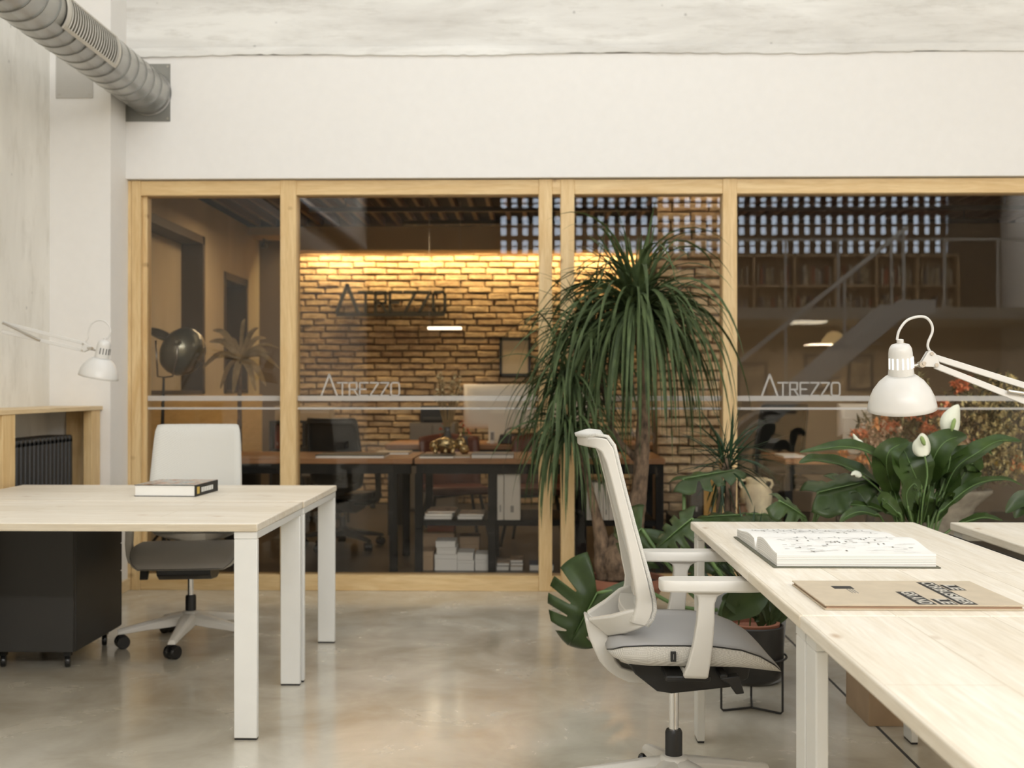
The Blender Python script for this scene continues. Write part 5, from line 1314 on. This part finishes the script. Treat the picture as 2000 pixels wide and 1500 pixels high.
# shelving against the left of the back wall
t = simple('side_table', 'black framed table with a wooden top before the bricks at left', 'table', (X_(580, 11.2), 11.2, 0), [('tabletop', 'oak_top', [(0, .46, 0, .4, .86, .89)]), ('leg', 'black_metal', [(0, .025, 0, .025, 0, .859), (.435, .46, 0, .025, 0, .859), (0, .025, .375, .40, 0, .859), (.435, .46, .375, .40, 0, .859)]), ('shelf', 'black_metal', [(.026, .434, .0, .4, .30, .32)])])
t = thing('tub_chair', 'small black frame armchair before the brick wall at left', 'chair', (X_(585, 9.9), 9.9, 0))
MB().box(0, .34, 0, .34, .42, .50).build('seat', M('grey cushion', (.22, .19, .15), .8), t, bevel=.02)
MB().prism([(.30, .0, .5), (.36, .0, .5), (.40, 0, .80), (.36, 0, .82)], (0, .36, 0)).build('backrest', mt['charcoal'], t, bevel=.01)
for x in (.0, .36):
    for y in (0, .32): MB().box(x, x + .02, y, y + .02, 0, .66 if x == 0 else .5).build('leg', mt['black_metal'], t, smooth=0)
MB().box(0, .02, 0, .34, .661, .68).build('armrest', mt['black_metal'], t, smooth=0)
simple('printer', 'black printer on a grey cabinet behind the dried flowers', 'printer', (X_(820, 11.2), 11.25, .86), [('body', 'black_plastic', [(0, .27, 0, .3, 0, .16)]), ('paper_tray', 'charcoal', [(.03, .24, -.05, -.001, .02, .05)])])
simple('cabinet', 'grey low cabinet under the black printer by the bricks', 'cabinet', (X_(800, 11.2), 11.2, 0), [('body', M('grey cabinet', (.16, .14, .12), .5), [(0, .45, 0, .4, 0, .859)]), ('door', M('grey cabinet door', (.17, .15, .13), .5), [(.01, .22, -.015, -.001, .02, .84), (.23, .44, -.015, -.001, .02, .84)])])
# dark shelf unit by the left inner wall
t = thing('shelf_unit', 'dark open shelf unit against the inner wall in the left pane', 'shelf', (-2.42, 10.4, 0))
for x in (0, .30, .62): MB().box(x, x + .025, 0, .34, 0, .90).build('upright', mt['black_metal'], t, smooth=0)
for z in (.02, .62, .88): MB().box(.026, .299, 0, .34, z, z + .02).build('shelf_board', mt['black_metal'], t, smooth=0); MB().box(.326, .619, 0, .34, z, z + .02).build('shelf_board', mt['black_metal'], t, smooth=0)
simple('storage_box', 'pale fabric box on top of the dark shelf unit', 'box', (-2.38, 10.45, .9005), [('box_body', M('linen box', (.36, .28, .19), .8), [(0, .5, 0, .26, 0, .10)]), ('lid', M('linen lid', (.38, .30, .2), .8), [(-.004, .504, -.004, .264, .1004, .13)])])
for k, (x, m_) in enumerate(((.04, leather), (.10, mt['card']), (.37, mt['ink']), (.45, leather))):
    binder(['red brown file leftmost in the dark shelf unit', 'tan file second in the dark shelf unit', 'black file third in the dark shelf unit', 'red brown file rightmost in the dark shelf unit'][k], -2.42 + x, .05, .22, .2, z=.641, y=10.44, name='binder', m_=m_)
# big studio lamp in the left pane
SLY = 7.35; o0 = at(320, 1100, SLY); o0.z = 0; A = lambda x, y, dy=0: at(x, y, SLY + dy) - o0
t = thing('studio_lamp', 'large vintage grey metal studio lamp on a pole behind left pane', 'lamp', tuple(o0))
gm = M('green grey metal', (.23, .22, .17), .28, .75)
ax = (A(318, 668) - A(362, 688)).normalized(); ax = (ax + Vector((0, .25, .1))).normalized(); c = A(362, 690, 0)
MB().lathe([(.0, -.105), (.06, -.10), (.115, -.07), (.152, -.02), (.160, .03), (.150, .075), (.118, .105), (.112, .112)], c, 48, ax, caps=False).build('reflector', gm, t, solid=.004, smooth=180)
MB().lathe([(.0, .06), (.10, .075), (.105, .09), (.0, .09)], c, 32, ax).build('lens', M('dark red lens', (.06, .03, .025), .15), t)
ds = MB(); c2_ = A(314, 655, -.05); ds.lathe([(.0, -.004), (.080, -.003), (.086, .005), (.078, .014), (0, .010)], c2_, 32, Vector((.45, -.2, .85))); ds.build('lid', gm, t)
MB().tube([A(304, 665, -.08), A(306, 700, -.10), A(308, 735, -.06), A(320, 737)], .006, 8).build('yoke_arm', mt['steel'], t, smooth=180)
MB().tube([A(347, 665, -.17), A(345, 700, -.175), A(337, 735, -.10), A(320, 737)], .006, 8).build('yoke_arm', mt['steel'], t, smooth=180)
MB().lathe([(.012, -.03), (.02, -.02), (.02, .02), (.012, .03)], A(347, 668, -.165), 14, (0, 1, 0)).build('tilt_knob', gm, t)
MB().tube([A(320, 735), A(319, 770), A(317, 840), Vector((0, 0, .55)), Vector((0, 0, .12))], [.007, .009, .012, .014, .014], 12).build('pole', mt['black_metal'], t)
for a in (80, 200, 320): MB().tube([(0, 0, .30), (.22 * math.cos(R(a)), .22 * math.sin(R(a)), .012)], .009, 8).build('leg', mt['black_metal'], t)
# solid fronds and pot added in place of a plant reflection, left pane
KY = 8.55; o0 = at(468, 1100, KY); o0.z = 0; A = lambda x, y, dy=0: at(x, y, KY + dy) - o0
t = thing('reflection_fronds', 'dry brown fronds in a tall pot, standing in for a plant reflection in the left pane', 'plant', tuple(o0))
MB().lathe([(.10, 0), (.15, .3), (.16, .62), (.15, .64), (.13, .60), (0, .58)], n=28).build('pot', mt['charcoal'], t)
MB().tube([(0, 0, .58), tuple(A(468, 740)), tuple(A(470, 705))], [.02, .014, .012], 10).build('stem', mt['bark'], t, smooth=180)
b = MB(); c = A(470, 700)
for tip, w_ in (((408, 668), .05), ((395, 720), .05), ((415, 645), .045), ((520, 660), .045), ((540, 715), .04), ((548, 722), .03), ((505, 640), .04), ((478, 622), .035), ((525, 690), .05), ((430, 760), .05), ((520, 755), .05), ((450, 660), .03), ((500, 765), .05), ((425, 700), .05), ((545, 680), .03), ((455, 770), .05)):
    e_ = A(*tip, random.uniform(-.15, .15)) - c; mid = c + e_ * .55 + Vector((0, 0, .06 * e_.length / .3)); pathleaf(b, [c, mid, c + e_], w_, (random.uniform(-.4, .4), -1, .5), .15)
b.build('fronds', mt['dry_leaf'], t, smooth=180)
# security camera on the inner wall
p = at(517, 480, 11.5); t = thing('security_camera', 'small dark camera fixed high on the inner wall of left pane', 'camera', tuple(p))
MB().box(-.02, .02, -.08, .05, -.02, .02).build('housing', mt['black_metal'], t, bevel=.004); MB().tube([(0, 0, .02), (-.02, .02, .07), (-.02, .298, .07)], .006, 6).build('arm', mt['black_metal'], t)

# right pane: monitor, papers, flower arrangement in a stone urn
mt['dim_white'] = M('white shell', (.62, .60, .56), .5)
monitor('white backed monitor behind the flowers in the right pane', X_(1636, 8.05), .24, .23, 8.05, .741, False, mt['dim_white'])
flat('folder', 'loose white papers on the dim table in the right pane', 1.64, 1.78, 7.6, .3, .012, 'paper')
flat('folder', 'second sheet pile on the dim table behind the dark leaves', 1.82, 1.93, 7.65, .25, .015, 'soft_ink')
UY = 7.38; o0 = at(1845, 1000, UY); o0.z = 0
pz = .14
simple('plinth', 'dark plinth carrying the stone urn behind the right pane', 'plinth', (o0.x - .2, UY - .2, 0), [('body', 'charcoal', [(0, .4, 0, .4, 0, pz - .03)]), ('top', 'charcoal', [(-.01, .41, -.01, .41, pz - .0295, pz - .001)])])
t = thing('flower_arrangement', 'huge arrangement of coral and ochre flowers in a stone urn behind glass', 'flowers', (o0.x, UY, pz))
MB().lathe([(.13, 0), (.14, .03), (.09, .06), (.10, .10), (.15, .20), (.18, .30), (.25, .37), (.285, .40), (.285, .42), (.25, .42), (.20, .36), (0, .30)], n=48).build('urn', M('grey stone urn', (.40, .37, .31), .85, var=.3, vs=(14, 14, 14), bmp=.6), t, smooth=50)
A = lambda x, y, dy=0: at(x, y, UY + dy) - Vector((o0.x, UY, pz))
def cluster(name, m_, pts, n, L, spread, wr=.35):
    b = MB()
    for _ in range(n):
        x, y, rx, ry = random.choice(pts); a = random.uniform(0, 2 * PI); r_ = random.random() ** .5
        c_ = A(x + rx * r_ * math.cos(a), y + ry * r_ * math.sin(a), random.uniform(-.34, .12)); c_.y = max(c_.y, 6.92 - UY)
        for k in range(spread):
            d = Vector((random.gauss(0, 1), random.gauss(0, 1), random.gauss(.3, 1))); l_ = random.uniform(*L); b.blade(c_, d, l_, l_ * wr, 1.5, 3, .25)
    o = b.build(name, m_, t, smooth=180); return o
mass = [(1720, 850, 60, 55), (1800, 880, 80, 60), (1900, 830, 90, 80), (1960, 860, 60, 90), (1850, 920, 100, 40), (1940, 780, 60, 50), (1780, 780, 40, 60)]
def lm(n, c, v=.35): return M(n, c, .75, var=v, vs=(9, 9, 9))
cluster('foliage', lm('olive foliage', (.20, .19, .10), .5), mass, 450, (.03, .065), 5, .3)
cluster('foliage', lm('dark foliage', (.05, .055, .032)), mass, 240, (.04, .08), 5, .35)
cluster('ochre_sprays', lm('ochre sprays', (.88, .68, .36)), [(1900, 830, 90, 60), (1960, 800, 50, 70), (1760, 720, 15, 50), (1960, 900, 50, 40)], 900, (.014, .030), 7, .7)
cluster('pink_sprays', lm('dusty pink sprays', (.85, .58, .44)), [(1715, 850, 50, 25), (1700, 870, 30, 30), (1775, 745, 12, 50), (1890, 880, 40, 30)], 450, (.015, .032), 7, .7)
cor = lm('coral blossoms', (.88, .27, .14))
cluster('coral_blossoms', cor, [(1878, 750, 18, 14), (1790, 812, 24, 14), (1838, 800, 22, 18), (1812, 840, 14, 10), (1680, 850, 12, 8), (1905, 880, 25, 14), (1735, 835, 20, 12)], 130, (.028, .045), 8, .8)
cluster('orange_blossoms', lm('orange blossoms', (.80, .36, .15)), [(1990, 905, 14, 10), (1845, 883, 8, 5), (1685, 905, 10, 10), (1650, 888, 8, 5), (1725, 830, 15, 15), (1805, 845, 15, 8), (1725, 885, 8, 8)], 50, (.028, .045), 8, .85)
cluster('yellow_blossoms', lm('yellow blossoms', (.62, .44, .07)), [(1962, 838, 8, 8), (1938, 905, 10, 10), (1965, 905, 6, 6)], 9, (.02, .035), 8, .8)
cluster('white_orchids', M('white orchid petals', (.80, .76, .66), .5), [(1858, 962, 10, 12), (1882, 932, 12, 9)], 14, (.025, .04), 6, .9)
b = MB()
for _ in range(70):
    x, y, rx, ry = random.choice(mass); c_ = A(x + random.uniform(-rx, rx), y + random.uniform(-ry, ry), random.uniform(-.25, .2)); c_.y = max(c_.y, 6.92 - UY)
    b.tube([Vector((0, 0, .36)), Vector((c_.x * .5, c_.y * .5, .45 + c_.z * .3)), c_], .003, 5)
b.build('branches', M('brown twigs', (.10, .06, .035), .8), t, smooth=180)
